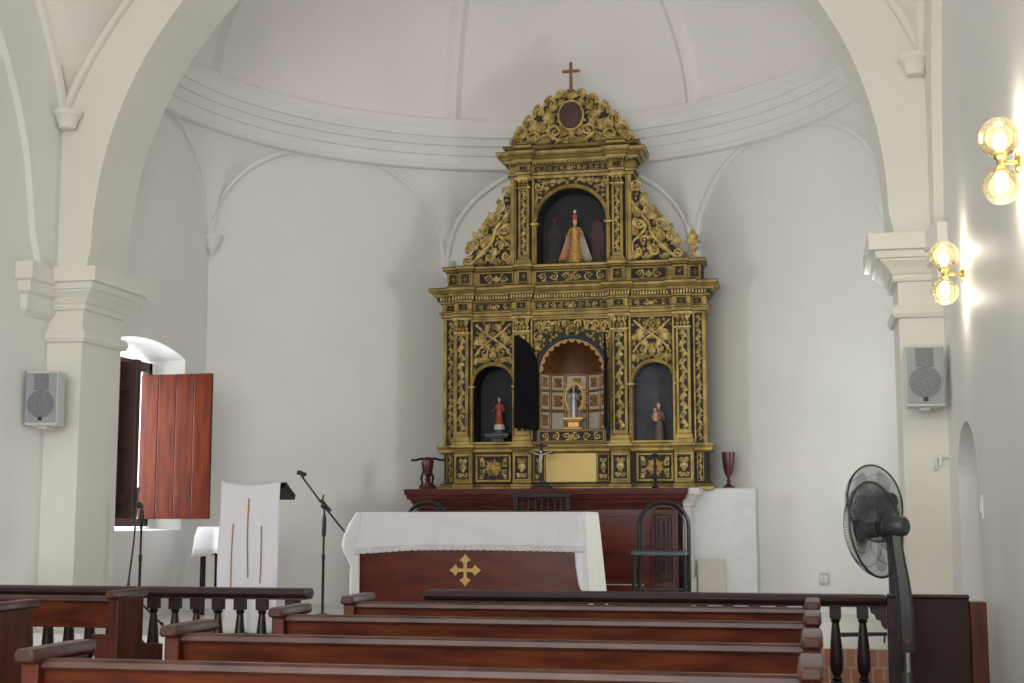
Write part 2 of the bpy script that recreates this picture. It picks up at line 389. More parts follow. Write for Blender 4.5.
# dome
ZD, RD, HD = 5.02, 2.84, 1.85
def dome(th, e, off=0): return (AX + (RD*cos(e)-off*cos(e))*sin(th), YC + (RD*cos(e)-off*cos(e))*cos(th), ZD + (HD-off)*sin(e))
ts2 = [radians(-180 + 360*i/120) for i in range(121)]
dmb = MB().grid([[dome(t, pi/2*j/32) for t in ts2] for j in range(33)])
dmb.f = [f for f in dmb.f if max(dmb.v[i][1] for i in f) > 9.3]
struct(dmb.build('ceiling_dome', DOME_M, smooth=60))
band = MB()
band.loft([[dome(t, e, o) for e, o in ((0,.0),(0.0,.05),(.055,.05),(.07,.0))] for t in ths], cap=True)
struct(band.build('trim_12', DOME_M, smooth=30))
dr_ = MB()
for a in (-73, -22.3, 26.3, 76):
    a = radians(a)
    rg = []
    for j in range(28):
        e = .04 + (1.22)*j/27
        wv = .055/(RD*cos(e)); 
        rg.append([dome(a-wv*1.7, e, -.005), dome(a-wv*.9, e, .03), dome(a-wv*.5, e, .055), dome(a+wv*.5, e, .055), dome(a+wv*.9, e, .03), dome(a+wv*1.7, e, -.005)])
    dr_.loft(rg)
struct(dr_.build('trim_13', DOME_M, smooth=30))
# arch ribs on apse faces and corner corbels
n = 14
for k in range(-2, 3):
    mb = MB(); path = []
    for i in range(41):
        psi = -pi/8 + pi/4*i/40
        if abs(k*pi/4 + psi) > radians(100): continue
        z = Z0 + .96*sqrt(max(1-(tan(psi)/tan(pi/8))**2, 0))
        th = k*pi/4 + psi; r = AP/cos(psi) - .012
        path.append((AX + r*sin(th), YC + r*cos(th), min(z, 4.665)))
    mb.tube(path, .027, 8)
    struct(mb.build('trim_%d' % n, PLASTER, smooth=True)); n += 1
for a in (-3, -1, 1, 3):
    th = a*pi/8; r = AP/cos(pi/8) - .04
    cb = MB().lathe([(.01,-.16),(.035,-.12),(.05,-.09),(.085,-.02),(.09,.02),(.03,.03)], (AX + r*sin(th), YC + r*cos(th), Z0), 10)
    struct(cb.build('trim_%d' % n, PLASTER, smooth=True)); n += 1

# low plaster bench of masonry beside the altar
led = MB().box(-1.30, -.49, 12.42, 12.62, ZP, 1.57).box(-1.3, -.9, 12.6, 12.9, ZP, 1.57)
led.add([(-.49,12.42,ZP),(-.49,12.42,1.57),(-.62,12.62,1.57),(-.62,12.62,ZP)], [(0,1,2,3)])
LEDM = mat('rough_plaster', (0.70, 0.715, 0.70), 0.85, var=0.06, bump=0.8, bscale=7)
struct(led.build('wall_altar_ledge', LEDM, bevel=.03))

# ------------------------------------------------------------------ window shutters (parts of the window)
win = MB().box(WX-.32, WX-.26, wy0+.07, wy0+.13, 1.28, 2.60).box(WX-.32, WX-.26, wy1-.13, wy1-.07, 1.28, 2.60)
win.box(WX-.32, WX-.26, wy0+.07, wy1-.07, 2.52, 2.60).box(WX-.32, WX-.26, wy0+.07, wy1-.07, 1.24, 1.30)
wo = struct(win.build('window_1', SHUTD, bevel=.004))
def shutter(h, ang, wd, m, flip):
    mb = MB(); np_ = 4 if not flip else 3
    for i in range(np_):
        mb.box(wd*i/np_+.002, wd*(i+1)/np_-.002, -.018, .018, 1.30, 2.49)
    mb.box(0.01, wd-.01, -.012, .012, 1.31, 2.48)
    if flip:
        for z in (1.45, 1.86, 2.30): mb.box(.03, wd-.03, -.045, -.018, z-.035, z+.035)
        mb.box(wd-.045, wd+.005, -.045, .03, 1.30, 2.50)
    M = Matrix.Translation((h[0], h[1], 0)) @ Matrix.Rotation(ang, 4, 'Z')
    mb.xf(M); return mb.build('shutter', m, wo, bevel=.004)
s1 = shutter((WX-.28, wy1-.21), radians(-2), .64, SHUT, False)
s1['label'] = 'open shutter leaf lit red brown'
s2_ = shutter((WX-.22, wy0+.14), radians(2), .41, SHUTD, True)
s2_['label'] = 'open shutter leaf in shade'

# ------------------------------------------------------------------ carving vocabulary (relief in the XZ plane, rising toward -Y)
def leaf(mb, x, z, a, L, W, y=0.0, h=.014, lobes=3, curl=0.0):
    n = 9; rows = []
    px, pz = x, z; ang = a
    for i in range(n):
        t = i/(n-1)
        wv = W*.5*(sin(pi*min(t*1.05+.08, 1))**.7)*(1 + .30*cos(2*pi*lobes*t)) if t < 1 else .001
        nx, nz = -sin(ang), cos(ang)
        hh = h*(1 - .6*t) if t < .95 else h*.1
        rows.append([(px+nx*wv, y, pz+nz*wv), (px+nx*wv*.5, y-hh*.55, pz+nz*wv*.5), (px, y-hh, pz), (px-nx*wv*.5, y-hh*.55, pz-nz*wv*.5), (px-nx*wv, y, pz-nz*wv)])
        ang = a + curl*t; px += cos(ang)*L/(n-1); pz += sin(ang)*L/(n-1)
    mb.grid(rows)
def stem(mb, pts, r, y=0.0):
    n = len(pts)
    R = r if isinstance(r, (list, tuple)) else [r]*n
    mb.tube([(p[0], y - .3*R[i], p[1]) for i, p in enumerate(pts)], R, 6)
def spiral(mb, cx, cz, r, a0, turns, d=1, th=None, y=0.0, leaves=True, n=26):
    th = th or r*.17; pts = []; R = []
    for i in range(n+1):
        t = i/n; rr = r*(1-.86*t); a = a0 + d*2*pi*turns*t
        pts.append((cx + rr*cos(a), cz + rr*sin(a))); R.append(th*(1-.45*t))
    stem(mb, pts, R, y); mb.ball((pts[-1][0], y-.004, pts[-1][1]), th*1.15, th*.9, th*1.15, 8, 5)
    if leaves:
        for k in range(3):
            t = .06 + .22*k; rr = r*(1-.86*t); a = a0 + d*2*pi*turns*t
            leaf(mb, cx+rr*cos(a), cz+rr*sin(a), a + d*.7, r*.62, r*.42, y, th*.9, 2, d*1.2)
def rosette(mb, cx, cz, r, n=12, y=0.0, h=.02):
    for k in range(n):
        a = 2*pi*k/n + .13
        leaf(mb, cx+cos(a)*r*.15, cz+sin(a)*r*.15, a, r*(.9 if k % 2 else .72), r*.30, y, h, 2)
    for k in range(n//2):
        a = 4*pi*k/n; leaf(mb, cx+cos(a)*r*.08, cz+sin(a)*r*.08, a, r*.45, r*.26, y-h*.7, h*.6, 1)
    mb.ball((cx, y-h*1.1, cz), r*.17, r*.12, r*.17, 10, 6)
def vine(mb, cx, z0, z1, w_, y=0.0, step=None):
    step = step or w_*.92; n = max(2, int((z1-z0)/step)); step = (z1-z0)/n
    pts = [(cx + sin(pi*i/4)*w_*.26, z0 + step*i/4) for i in range(4*n+1)]
    stem(mb, pts, w_*.085, y)
    for k in range(n):
        zc = z0 + step*(k+.5); d = 1 if k % 2 == 0 else -1
        leaf(mb, cx - d*w_*.05, zc-step*.38, pi/2 - d*.9, w_*.78, w_*.56, y, w_*.24, 2, d*1.3)
        leaf(mb, cx + d*w_*.10, zc-step*.05, pi/2 + d*.75, w_*.72, w_*.52, y, w_*.24, 2, -d*1.1)
        mb.ball((cx + d*w_*.24, y-w_*.05, zc+step*.12), w_*.10, w_*.09, w_*.10, 8, 5)
def hscroll(mb, x0, x1, zc, h, y=0.0):
    L = x1-x0; n = max(2, int(round(L/(h*1.25)/2))*2); st_ = L/n; cx = (x0+x1)/2
    for k in range(n):
        x = x0+st_*(k+.5); d = 1 if (k % 2 == 0) == (x < cx) else -1
        spiral(mb, x, zc, min(h*.44, st_*.5), -d*pi/2*(1 if x < cx else -1), 1.3, d, h*.085, y, True, 18)
    leaf(mb, cx, zc-h*.42, pi/2, h*.85, h*.42, y, h*.14, 3)
    for s_ in (-1, 1): leaf(mb, cx, zc-h*.35, pi/2-s_*.9, h*.7, h*.3, y, h*.1, 2, s_*.8)
def urnleaf(mb, cx, z0, z1, w_, y=0.0):
    H = z1-z0
    leaf(mb, cx, z0+H*.30, pi/2, H*.5, w_*.42, y, .014, 3)
    for s_ in (-1, 1):
        spiral(mb, cx+s_*w_*.24, z0+H*.20, w_*.20, pi/2+s_*1.2, 1.2, s_, w_*.06, y, True, 16)
        leaf(mb, cx, z0+H*.45, pi/2-s_*1.0, w_*.5, w_*.24, y, .012, 2, s_*1.1)
        leaf(mb, cx, z0+H*.72, pi/2-s_*.8, w_*.5, w_*.22, y, .012, 2, s_*.9)
        spiral(mb, cx+s_*w_*.26, z0+H*.80, w_*.17, -pi/2, 1.1, -s_, w_*.055, y, False, 14)
        leaf(mb, cx+s_*w_*.05, z0+H*.08, pi/2-s_*1.35, w_*.42, w_*.2, y, .012, 2, s_*.5)
    mb.ball((cx, y-.010, z0+H*.52), w_*.09, .012, w_*.09, 8, 5)

def scatter(mb, x0, x1, z0, z1, test, n, L, W, md, y=0.0, mir=None, h=.016):
    rg = random.Random(int((x0+z0)*1000) + n); pts = []; tries = 0
    while len(pts) < n and tries < n*40:
        tries += 1; x = rg.uniform(x0, x1); z = rg.uniform(z0, z1)
        if not test(x, z) or any((x-a)**2+(z-b)**2 < md*md for a, b in pts): continue
        pts.append((x, z)); a = rg.uniform(0, 2*pi); l = L*rg.uniform(.8, 1.25); cu = rg.uniform(-1.4, 1.4)
        for s_ in ((1, -1) if mir is not None else (1,)):
            xx = x if s_ > 0 else 2*mir - x; aa = a if s_ > 0 else pi - a
            leaf(mb, xx - cos(aa)*l*.45, z - sin(a)*l*.45, aa, l, W, y, h, 2, cu*s_)
            if len(pts) % 4 == 0: mb.ball((xx+.012, y-.012, z+.012), .010, .010, .010, 7, 4)

# ------------------------------------------------------------------ the altarpiece
RX, RY, RZ = -2.10, 12.40, 1.56
OFF = (0, 0, RZ)
alt = thing('altarpiece', 'tall carved olive-gold altarpiece with saint niches against the curved back wall', 'altarpiece', (RX, RY, RZ))
def P(mb, name, m=GOLD, parent=alt, smooth=False, bevel=0.0): return mb.build(name, m, parent, off=OFF, smooth=smooth, bevel=bevel)
def mold_box(mb, x0, x1, y1, prof):     # prof: (z, projection); three-sided mould running to back y1
    mb.loft([[(x0-o, -o, z), (x1+o, -o, z), (x1+o, y1, z), (x0-o, y1, z)] for z, o in prof])
def ress(mb, c, hw_, y1, prof, extra):
    mb.loft([[(c-hw_-(o-extra)*.55, -o, z), (c+hw_+(o-extra)*.55, -o, z), (c+hw_+(o-extra)*.55, y1, z), (c-hw_-(o-extra)*.55, y1, z)] for z, o in prof])
def frame(mb, x0, x1, z0, z1, t, y, d):
    mb.box(x0, x1, y-d, y, z0, z0+t).box(x0, x1, y-d, y, z1-t, z1).box(x0, x0+t, y-d, y, z0+t, z1-t).box(x1-t, x1, y-d, y, z0+t, z1-t)

# body boards with arched openings (backing)
UN = dict(c=0.05-.05, h=.323, zb=3.61, zs=3.985, r=.323)
NC, NH = -.005, .305
sidec = ((-.728, .188), (.738, .188))
body = MB()
def archpoly(x0, x1, z0, z1, c, h, zb, zs, n=28):
    return [(x0, z0), (x0, z1), (x1, z1), (x1, z0), (c+h, z0), (c+h, zs)] + [(c+h*cos(pi*i/n), zs+h*sin(pi*i/n)) for i in range(1, n)] + [(c-h, zs), (c-h, z0)]
body.box(-1.19, 1.19, 0.0, .35, 1.56, 1.96)
body.prism(archpoly(-1.19, -.39, 1.96, 3.40, sidec[0][0], .188, 1.96, 2.497), 0, .30)
body.prism(archpoly(-.39, .38, 1.96, 3.40, NC, NH, 1.96, 2.62), 0, .30)
body.prism(archpoly(.38, 1.19, 1.96, 3.40, sidec[1][0], .188, 1.96, 2.497), 0, .30)
body.box(-1.17, 1.17, 0, .30, 3.40, 3.60)
body.prism(archpoly(-.56, .56, 3.60, 4.66, 0, .323, 3.61, 3.987), 0, .30)
P(body, 'backing_board', GROUND)
# predella
pl = MB(); mold_box(pl, -1.19, 1.19, .3, [(1.555,.06),(1.585,.06),(1.59,.045),(1.60,.03),(1.615,.02)])
mold_box(pl, -1.19, 1.19, .3, [(1.885,.02),(1.895,.03),(1.90,.05),(1.92,.050),(1.94,.058),(1.95,.062),(1.962,.062)])
for c in (-1.0, -.455, .435, .995):
    ress(pl, c, .085, .2, [(1.56,.09),(1.60,.09),(1.61,.075),(1.625,.06),(1.885,.06),(1.90,.062),(1.91,.075),(1.93,.09),(1.945,.10),(1.965,.10)], .06)
po_ = P(pl, 'predella', GOLD, bevel=.003)
dk = MB()
for z0, z1, o_ in ((1.586, 1.590, .062), (1.612, 1.617, .032), (1.886, 1.891, .024), (1.932, 1.937, .056)):
    mold_box(dk, -1.19, 1.19, .2, [(z0, o_), (z1, o_)])
    for c in (-1.0, -.455, .435, .995): ress(dk, c, .085, .2, [(z0, o_+.042), (z1, o_+.042)], .042)
P(dk, 'dark_fillet', GROUND, po_)
def panel(x0, x1, z0, z1, y, kind, t=.016, name='carved_panel', frm=True, par=alt):
    mb = MB(); mb.box(x0+t*.6, x1-t*.6, y-.004, y+.002, z0+t*.6, z1-t*.6)
    o = P(mb, name, GROUND, par)
    if frm:
        f = MB(); frame(f, x0, x1, z0, z1, t, y, .022); P(f, 'panel_frame', GOLD, o, bevel=.004)
    g = MB(); cx, cz = (x0+x1)/2, (z0+z1)/2; W, H = x1-x0-2*t, z1-z0-2*t; yy = y-.004
    if kind == 'urn': urnleaf(g, cx, z0+t, z1-t, W, yy)
    elif kind == 'vine': vine(g, cx, z0+t, z1-t, W, yy)
    elif kind == 'flower':
        rosette(g, cx, cz, H*.47, 14, yy)
        for sx in (-1, 1):
            for sz in (-1, 1):
                leaf(g, cx+sx*W*.30, cz+sz*H*.26, math.atan2(sz*.6, sx*.8), W*.2, H*.2, yy, .016, 2)
                spiral(g, cx+sx*W*.37, cz+sz*H*.16, H*.13, sz*pi/2, 1.1, sx*sz, .007, yy, True, 14)
                leaf(g, cx+sx*W*.45, cz+sz*H*.42, math.atan2(-sz*.2, -sx*.8), W*.16, H*.15, yy, .012, 2)
    elif kind == 'scroll': hscroll(g, x0+t, x1-t, cz, H, yy)
    elif kind == 'small': 
        rosette(g, cx, cz, min(W, H)*.46, 6, yy, .012)
    P(g, 'carving', GOLDR, o, smooth=50)
    return o
for c in (-1.0, -.455, .435, .995): panel(c-.075, c+.075, 1.64, 1.875, -.061, 'urn')
for c in (-.728, .735): panel(c-.165, c+.165, 1.63, 1.88, -.004, 'flower', .02)
for c in (-.305, .275): panel(c-.055, c+.055, 1.63, 1.88, -.004, 'urn', .010)
for c in (-1.135, 1.135): panel(c-.03, c+.03, 1.63, 1.88, -.004, 'vine', .008)
pp = MB().box(-.245, .215, -.02, 0, 1.625, 1.885); P(pp, 'plain_panel', GOLDP, bevel=.004)
# first stage: pilasters
def pilaster(c, w_, z0, z1, zc, pr, base=.09):
    h = w_/2
    mb = MB().box(c-h, c+h, -pr, .02, z0, z1)
    mb.loft([[(c-h-o, -pr-o, z), (c+h+o, -pr-o, z), (c+h+o, .02, z), (c-h-o, .02, z)] for z, o in ((z0, .022), (z0+base*.35, .022), (z0+base*.45, .012), (z0+base*.8, .012), (z0+base, 0))])
    o = P(mb, 'pilaster', GOLD, bevel=.003)
    g = MB().box(c-h+.022, c+h-.022, -pr-.003, -pr+.001, z0+base+.03, zc-.02); P(g, 'sunk_field', GROUND, o)
    f = MB(); frame(f, c-h+.012, c+h-.012, z0+base+.02, zc-.012, .010, -pr, .010); P(f, 'panel_frame', GOLD, o)
    v = MB(); vine(v, c, z0+base+.035, zc-.025, w_-.042, -pr-.003); P(v, 'carving', GOLDR, o, smooth=50)
    k = MB()
    kc = P(MB().box(c-h-.002, c+h+.002, -pr-.003, .02, zc+.012, z1-.02), 'capital_core', GROUND, o)
    for q in (((zc, .012), (zc+.014, .012)), ((z1-.02, .022), (z1-.012, .03), (z1, .03))):
        k.loft([[(c-h-oo, -pr-oo, z), (c+h+oo, -pr-oo, z), (c+h+oo, .02, z), (c-h-oo, .02, z)] for z, oo in q])
    H = z1-zc
    for r in (0, 1):
        nn = 4 if r == 0 else 3
        for i in range(nn):
            xx = c - h + w_*(i+.5)/nn
            leaf(k, xx, zc+.012+r*H*.34, pi/2, H*.48, w_/nn*.85, -pr-.006-r*.008, .022, 2)
    for s_ in (-1, 1):
        spiral(k, c+s_*h*.85, zc+H*.72, H*.19, -pi/2, 1.2, -s_, .007, -pr-.022, False, 14)
    rosette(k, c, zc+H*.78, H*.17, 6, -pr-.02, .01)
    P(k, 'capital', GOLDR, o, smooth=50)
    return o
for c, w_ in ((-1.02, .125), (-.455, .135), (.435, .135), (1.0, .125)):
    pilaster(c, w_, 1.965, 3.125, 2.985, .055)
for c in (-1.135, 1.135):
    mb = MB().box(c-.045, c-.033, -.025, .02, 1.965, 3.12).box(c+.033, c+.045, -.025, .02, 1.965, 3.12)
    o = P(mb, 'border_strip', GOLD)
    v = MB(); vine(v, c, 1.99, 3.10, .062, -.002); P(v, 'carving', GOLDR, o, smooth=50)
# stage side panels: frames, arch mouldings, carved spandrels
def arch_mold(c, h, zb, zs, t, y, d, n=28):
    mb = MB()
    prof = [(0,0),(0,-d),(t*.35,-d*.75),(t*.45,-d*.75),(t*.6,-d),(t,-d*.8),(t,0)]
    path = [(c+h, zb, 1, 0)] + [(c+h*cos(pi*i/n), zs+h*sin(pi*i/n), cos(pi*i/n), sin(pi*i/n)) for i in range(n+1)] + [(c-h, zb, -1, 0)]
    mb.loft([[(x+nx*a, y+b, z+nz*a) for a, b in prof] for x, z, nx, nz in path])
    return mb
for c, h in sidec:
    o = P(arch_mold(c, h, 1.965, 2.497, .032, 0, .035), 'arch_moulding', GOLD, smooth=30)
    bd = MB()
    for i in range(17):
        a = pi*(i+.5)/17; bd.ball((c+(h+.016)*cos(a), -.034, 2.497+(h+.016)*sin(a)), .007, .006, .007, 6, 4)
    for s_ in (-1, 1):
        for i in range(14): bd.ball((c+s_*(h+.016), -.034, 2.0+i*.033), .007, .006, .007, 6, 4)
        bd.box(c+s_*(h+.02)-.035, c+s_*(h+.02)+.035, -.045, 0, 2.485, 2.50)
    P(bd, 'bead', GOLDR, o, smooth=True)
    fm = MB(); x0, x1 = c-.232, c+.232
    if c > 0: x0, x1 = c-.225, c+.187
    else: x0, x1 = c-.215, c+.200
    frame(fm, x0, x1, 1.97, 3.115, .022, 0, .03); P(fm, 'panel_frame', GOLD, bevel=.004)
    g = MB(); zt = 3.09; zb_ = 2.72
    cx = (x0+x1)/2
    stem(g, [(cx-.17, 2.78), (cx-.11, 2.86), (cx, 2.94), (cx+.09, 3.00), (cx+.16, 3.07)], .011)
    stem(g, [(cx+.17, 2.78), (cx+.11, 2.86), (cx, 2.94), (cx-.09, 3.00), (cx-.16, 3.07)], .011)
    for s_ in (-1, 1):
        leaf(g, cx+s_*.12, 2.88, pi/2+s_*.15, .15, .085, 0, .022, 3, s_*.4)
        leaf(g, cx+s_*.15, 2.95, -pi/2+s_*.3, .09, .05, 0, .018, 2, s_*.5)
        spiral(g, cx+s_*.085, 2.815, .055, -pi/2+s_*1.2, 1.3, s_, .010)
        leaf(g, cx+s_*.03, 2.83, pi/2-s_*.9, .10, .055, 0, .02, 2, s_*.8)
        leaf(g, cx+s_*.02, 2.73, pi/2-s_*1.25, .17, .06, 0, .022, 3, -s_*.75)
        leaf(g, cx+s_*.17, 2.70, pi/2+s_*.1, .09, .05, 0, .018, 2, s_*.3)
        leaf(g, cx+s_*.175, 2.58, pi/2, .12, .035, 0, .014, 2)
        leaf(g, cx+s_*.02, 3.07, -pi/2+s_*1.1, .09, .05, 0, .02, 2, -s_*.6)
        leaf(g, cx+s_*.055, 2.97, pi/2-s_*.3, .06, .035, 0, .015, 1)
    leaf(g, cx, 2.74, pi/2, .15, .06, 0, .03, 3)
    rosette(g, cx, 3.045, .045, 8, 0, .02)
    scatter(g, cx+.01, x1-.03, 2.5, 3.09, lambda x, z: (x-c)**2+(z-2.497)**2 > .232**2 and abs(z-2.94) > .0, 24, .05, .024, .040, 0, cx)
    leaf(g, cx, 2.96, pi/2, .05, .04, -.003, .02, 1)
    P(g, 'carving', GOLDR, o, smooth=50)
# centre stage spandrels
fm = MB(); frame(fm, -.382, .362, 1.97, 3.115, .020, 0, .03); P(fm, 'panel_frame', GOLD, bevel=.004)
o = P(arch_mold(NC, NH, 2.09, 2.62, .022, 0, .03), 'arch_moulding', BLUEBLK, smooth=30)
g = MB()
for s_ in (-1, 1):
    for (dx, dz, r, a0, d) in ((.30, 3.03, .045, 0, 1), (.22, 3.045, .040, pi, -1), (.14, 3.05, .036, 0, 1), (.31, 2.94, .042, pi/2, -1), (.325, 2.85, .032, 0, 1), (.06, 3.055, .036, pi, -1)):
        spiral(g, NC+s_*dx, dz, r, a0 if s_ > 0 else pi-a0, 1.2, d*s_, .010)
    for (dx, dz, a, L) in ((.25, 2.98, .6, .08), (.17, 3.0, .2, .07), (.335, 2.80, -1.4, .09), (.34, 2.72, -1.5, .09), (.28, 2.90, -.8, .07), (.10, 3.01, .1, .07), (.345, 3.06, 2.5, .07)):
        leaf(g, NC+s_*dx, dz, a if s_ > 0 else pi-a, L, .04, 0, .022, 2, .5*s_)
    vine(g, NC+s_*.335, 2.12, 2.66, .035)
rosette(g, NC, 3.02, .05, 8)
scatter(g, NC, .34, 2.6, 3.09, lambda x, z: (x-NC)**2+(z-2.62)**2 > .352**2, 40, .05, .026, .038, 0, NC)
P(g, 'carving', GOLDR, o, smooth=50)

# entablature
en = MB()
def ressaut(mb, prof, xs, xe0, xe1, extra, hw_):
    mold_box(mb, xe0, xe1, .25, prof)
    for c in xs: ress(mb, c, hw_, .2, [(z, o+extra) for z, o in prof], extra)
PRO = [(3.12,.012),(3.135,.012),(3.137,.025),(3.165,.030),(3.175,.045),(3.185,.045),(3.187,.02),(3.265,.02),(3.27,.035),(3.285,.04),(3.287,.055),(3.325,.06),(3.327,.085),(3.345,.09),(3.36,.115),(3.37,.125),(3.395,.13),(3.40,.125)]
ressaut(en, PRO, (-1.0, -.455, .435, .995), -1.19, 1.19, .055, .068)
eo = P(en, 'entablature', GOLD)
for a, b in ((-1.196, -1.176), (1.176, 1.196)): P(MB().box(a, b, -.03, .30, 1.96, 3.12), 'edge_strip', GOLD, bevel=.003)
de = MB()
xs = -1.22
while xs < 1.22:
    near = min(abs(xs-c) for c in (-1.0, -.455, .435, .995)) < .10
    yy = -.115 if near else -.06
    de.box(xs, xs+.014, yy-.016, yy+.02, 3.29, 3.322); xs += .026
P(de, 'dentils', GOLDR, eo)
dk = MB()
for z0, z1, o_, ex in ((3.137, 3.141, .027, .055), (3.185, 3.190, .047, .055), (3.345, 3.350, .094, .055), (3.370, 3.374, .128, .055), (3.288, 3.324, .062, .055), (3.399, 3.404, .128, .055), (3.266, 3.270, .037, .055)):
    mold_box(dk, -1.19, 1.19, .2, [(z0, o_), (z1, o_)])
    for c in (-1.0, -.455, .435, .995): ress(dk, c, .068, .2, [(z0, o_+ex), (z1, o_+ex)], ex)
P(dk, 'dark_fillet', GROUND, eo)
for (a, b) in ((-.90, -.56), (-.34, .32), (.54, .89)): panel(a, b, 3.19, 3.262, -.021, 'scroll', .008, 'frieze_panel')
for c in (-1.0, -.455, .435, .995): panel(c-.05, c+.05, 3.19, 3.262, -.076, 'small', .010, 'frieze_panel')
for c in (-1.13, 1.13): panel(c-.045, c+.045, 3.19, 3.262, -.021, 'small', .010, 'frieze_panel')
# attic
at = MB(); mold_box(at, -1.16, 1.16, .25, [(3.395,.02),(3.42,.02),(3.425,.006),(3.555,.006),(3.56,.02),(3.575,.03),(3.58,.045),(3.605,.05)])
for c in (-.985, -.44, .425, .98): ress(at, c, .065, .2, [(3.395,.065),(3.43,.065),(3.432,.05),(3.555,.05),(3.56,.065),(3.575,.075),(3.58,.09),(3.61,.095)], .05)
ao = P(at, 'attic', GOLD, bevel=.003)
dk = MB()
for z0, z1, o_ in ((3.420, 3.425, .022), (3.558, 3.563, .024), (3.578, 3.582, .047), (3.607, 3.611, .052)):
    mold_box(dk, -1.16, 1.16, .2, [(z0, o_), (z1, o_)])
    for c in (-.985, -.44, .425, .98): ress(dk, c, .065, .2, [(z0, o_+.048), (z1, o_+.048)], .048)
P(dk, 'dark_fillet', GROUND, ao)
for c in (-.985, -.44, .425, .98): panel(c-.05, c+.05, 3.44, 3.548, -.051, 'small', .012, 'attic_panel')
for (a, b) in ((-.87, -.54), (-.34, .33), (.53, .87)): panel(a, b, 3.435, 3.55, -.007, 'scroll', .012, 'attic_panel')
for c in (-1.11, 1.11): panel(c-.045, c+.045, 3.44, 3.548, -.007, 'small', .010, 'attic_panel')
# upper stage
for c in (-.44, .425):
    pilaster(c, .10, 3.612, 4.415, 4.32, .045, .05)
    mb = MB().box(c-.095, c-.075, -.03, .02, 3.61, 4.42).box(c+.075, c+.095, -.03, .02, 3.61, 4.42); P(mb, 'border_strip', GOLD, bevel=.003)
for c in (-.545, .53):
    mb = MB().box(c-.022, c+.022, -.03, .25, 3.61, 4.42); P(mb, 'border_strip', GOLD, bevel=.003)
o = P(arch_mold(0, .323, 3.61, 3.987, .034, 0, .035), 'arch_moulding', GOLD, smooth=30)
bd = MB()
for i in range(21):
    a = pi*(i+.5)/21; bd.ball((.34*cos(a), -.034, 3.987+.34*sin(a)), .006, .005, .006, 6, 4)
for s_ in (-1, 1): bd.box(s_*.34-.035, s_*.34+.035, -.045, 0, 3.975, 3.99)
P(bd, 'bead', GOLDR, o, smooth=True)
g = MB()
for s_ in (-1, 1):
    spiral(g, s_*.31, 4.34, .042, 0, 1.2, s_, .009)
    for (dx, dz, a, L) in ((.28, 4.37, pi-.1, .10), (.20, 4.385, pi, .09), (.33, 4.28, -pi/2, .10), (.335, 4.20, -pi/2, .08), (.26, 4.33, pi+.4, .07), (.13, 4.39, pi, .07)):
        leaf(g, s_*dx, dz, a if s_ > 0 else pi-a, L, .04, 0, .020, 2)
scatter(g, 0, .335, 4.0, 4.40, lambda x, z: x*x+(z-3.987)**2 > .375**2, 22, .05, .024, .036, 0, 0)
P(g, 'carving', GOLDR, o, smooth=50)
e2 = MB()
PR2 = [(4.415,.01),(4.44,.015),(4.442,.03),(4.465,.035),(4.468,.015),(4.53,.015),(4.535,.03),(4.555,.04),(4.558,.06),(4.58,.065),(4.585,.09),(4.605,.11),(4.625,.125),(4.645,.13)]
mold_box(e2, -.56, .56, .25, PR2)
for c in (-.44, .425): ress(e2, c, .055, .2, [(z, o+.05) for z, o in PR2], .05)
mold_box(e2, -.56, .56, .25, [(4.645,.03),(4.675,.04),(4.69,.065),(4.71,.075),(4.715,.07)])
for c in (-.44, .425): ress(e2, c, .05, .2, [(4.645,.08),(4.675,.09),(4.69,.115),(4.71,.12),(4.715,.11)], .05)
eo2 = P(e2, 'entablature', GOLD)
de = MB(); xs = -.57
while xs < .56:
    near = min(abs(xs+.006-c) for c in (-.44, .425)) < .09; yy = -.095 if near else -.045
    de.box(xs, xs+.012, yy-.016, yy+.02, 4.54, 4.556); xs += .024
P(de, 'dentils', GOLDR, eo2)
dk = MB()
for z0, z1, o_ in ((4.440, 4.444, .032), (4.465, 4.470, .037), (4.580, 4.585, .070), (4.604, 4.608, .115), (4.674, 4.678, .045), (4.538, 4.557, .046), (4.646, 4.650, .132), (4.714, 4.718, .074)):
    mold_box(dk, -.56, .56, .2, [(z0, o_), (z1, o_)])
    for c in (-.44, .425): ress(dk, c, .055, .2, [(z0, o_+.05), (z1, o_+.05)], .05)
P(dk, 'dark_fillet', GROUND, eo2)
panel(-.34, .33, 4.472, 4.528, -.016, 'scroll', .006, 'frieze_panel')
for c in (-.44, .425): panel(c-.04, c+.04, 4.475, 4.527, -.066, 'small', .008, 'frieze_panel')

# pediment
def smooth_outline(pts, k=5):
    out = []
    n = len(pts)
    for i in range(n-1):
        p0 = pts[max(i-1, 0)]; p1 = pts[i]; p2 = pts[i+1]; p3 = pts[min(i+2, n-1)]
        for j in range(k):
            t = j/k
            out.append(tuple(.5*((2*p1[a]) + (-p0[a]+p2[a])*t + (2*p0[a]-5*p1[a]+4*p2[a]-p3[a])*t*t + (-p0[a]+3*p1[a]-3*p2[a]+p3[a])*t**3) for a in (0, 1)))
    out.append(pts[-1]); return out
half = [(.57, 4.71), (.575, 4.76), (.53, 4.80), (.525, 4.87), (.455, 4.90), (.44, 4.975), (.365, 5.0), (.35, 5.07), (.265, 5.10), (.235, 5.165), (.15, 5.175), (.115, 5.235), (.05, 5.235), (0, 5.27)]
ro_ = smooth_outline(half)
poly = ro_ + [(-x, z) for x, z in ro_[::-1][1:]]
pd = P(MB().prism([(x*.97, 4.71+(z-4.71)*.975) for x, z in poly], .0, .05), 'pediment', GROUND)
g = MB(); yp = 0
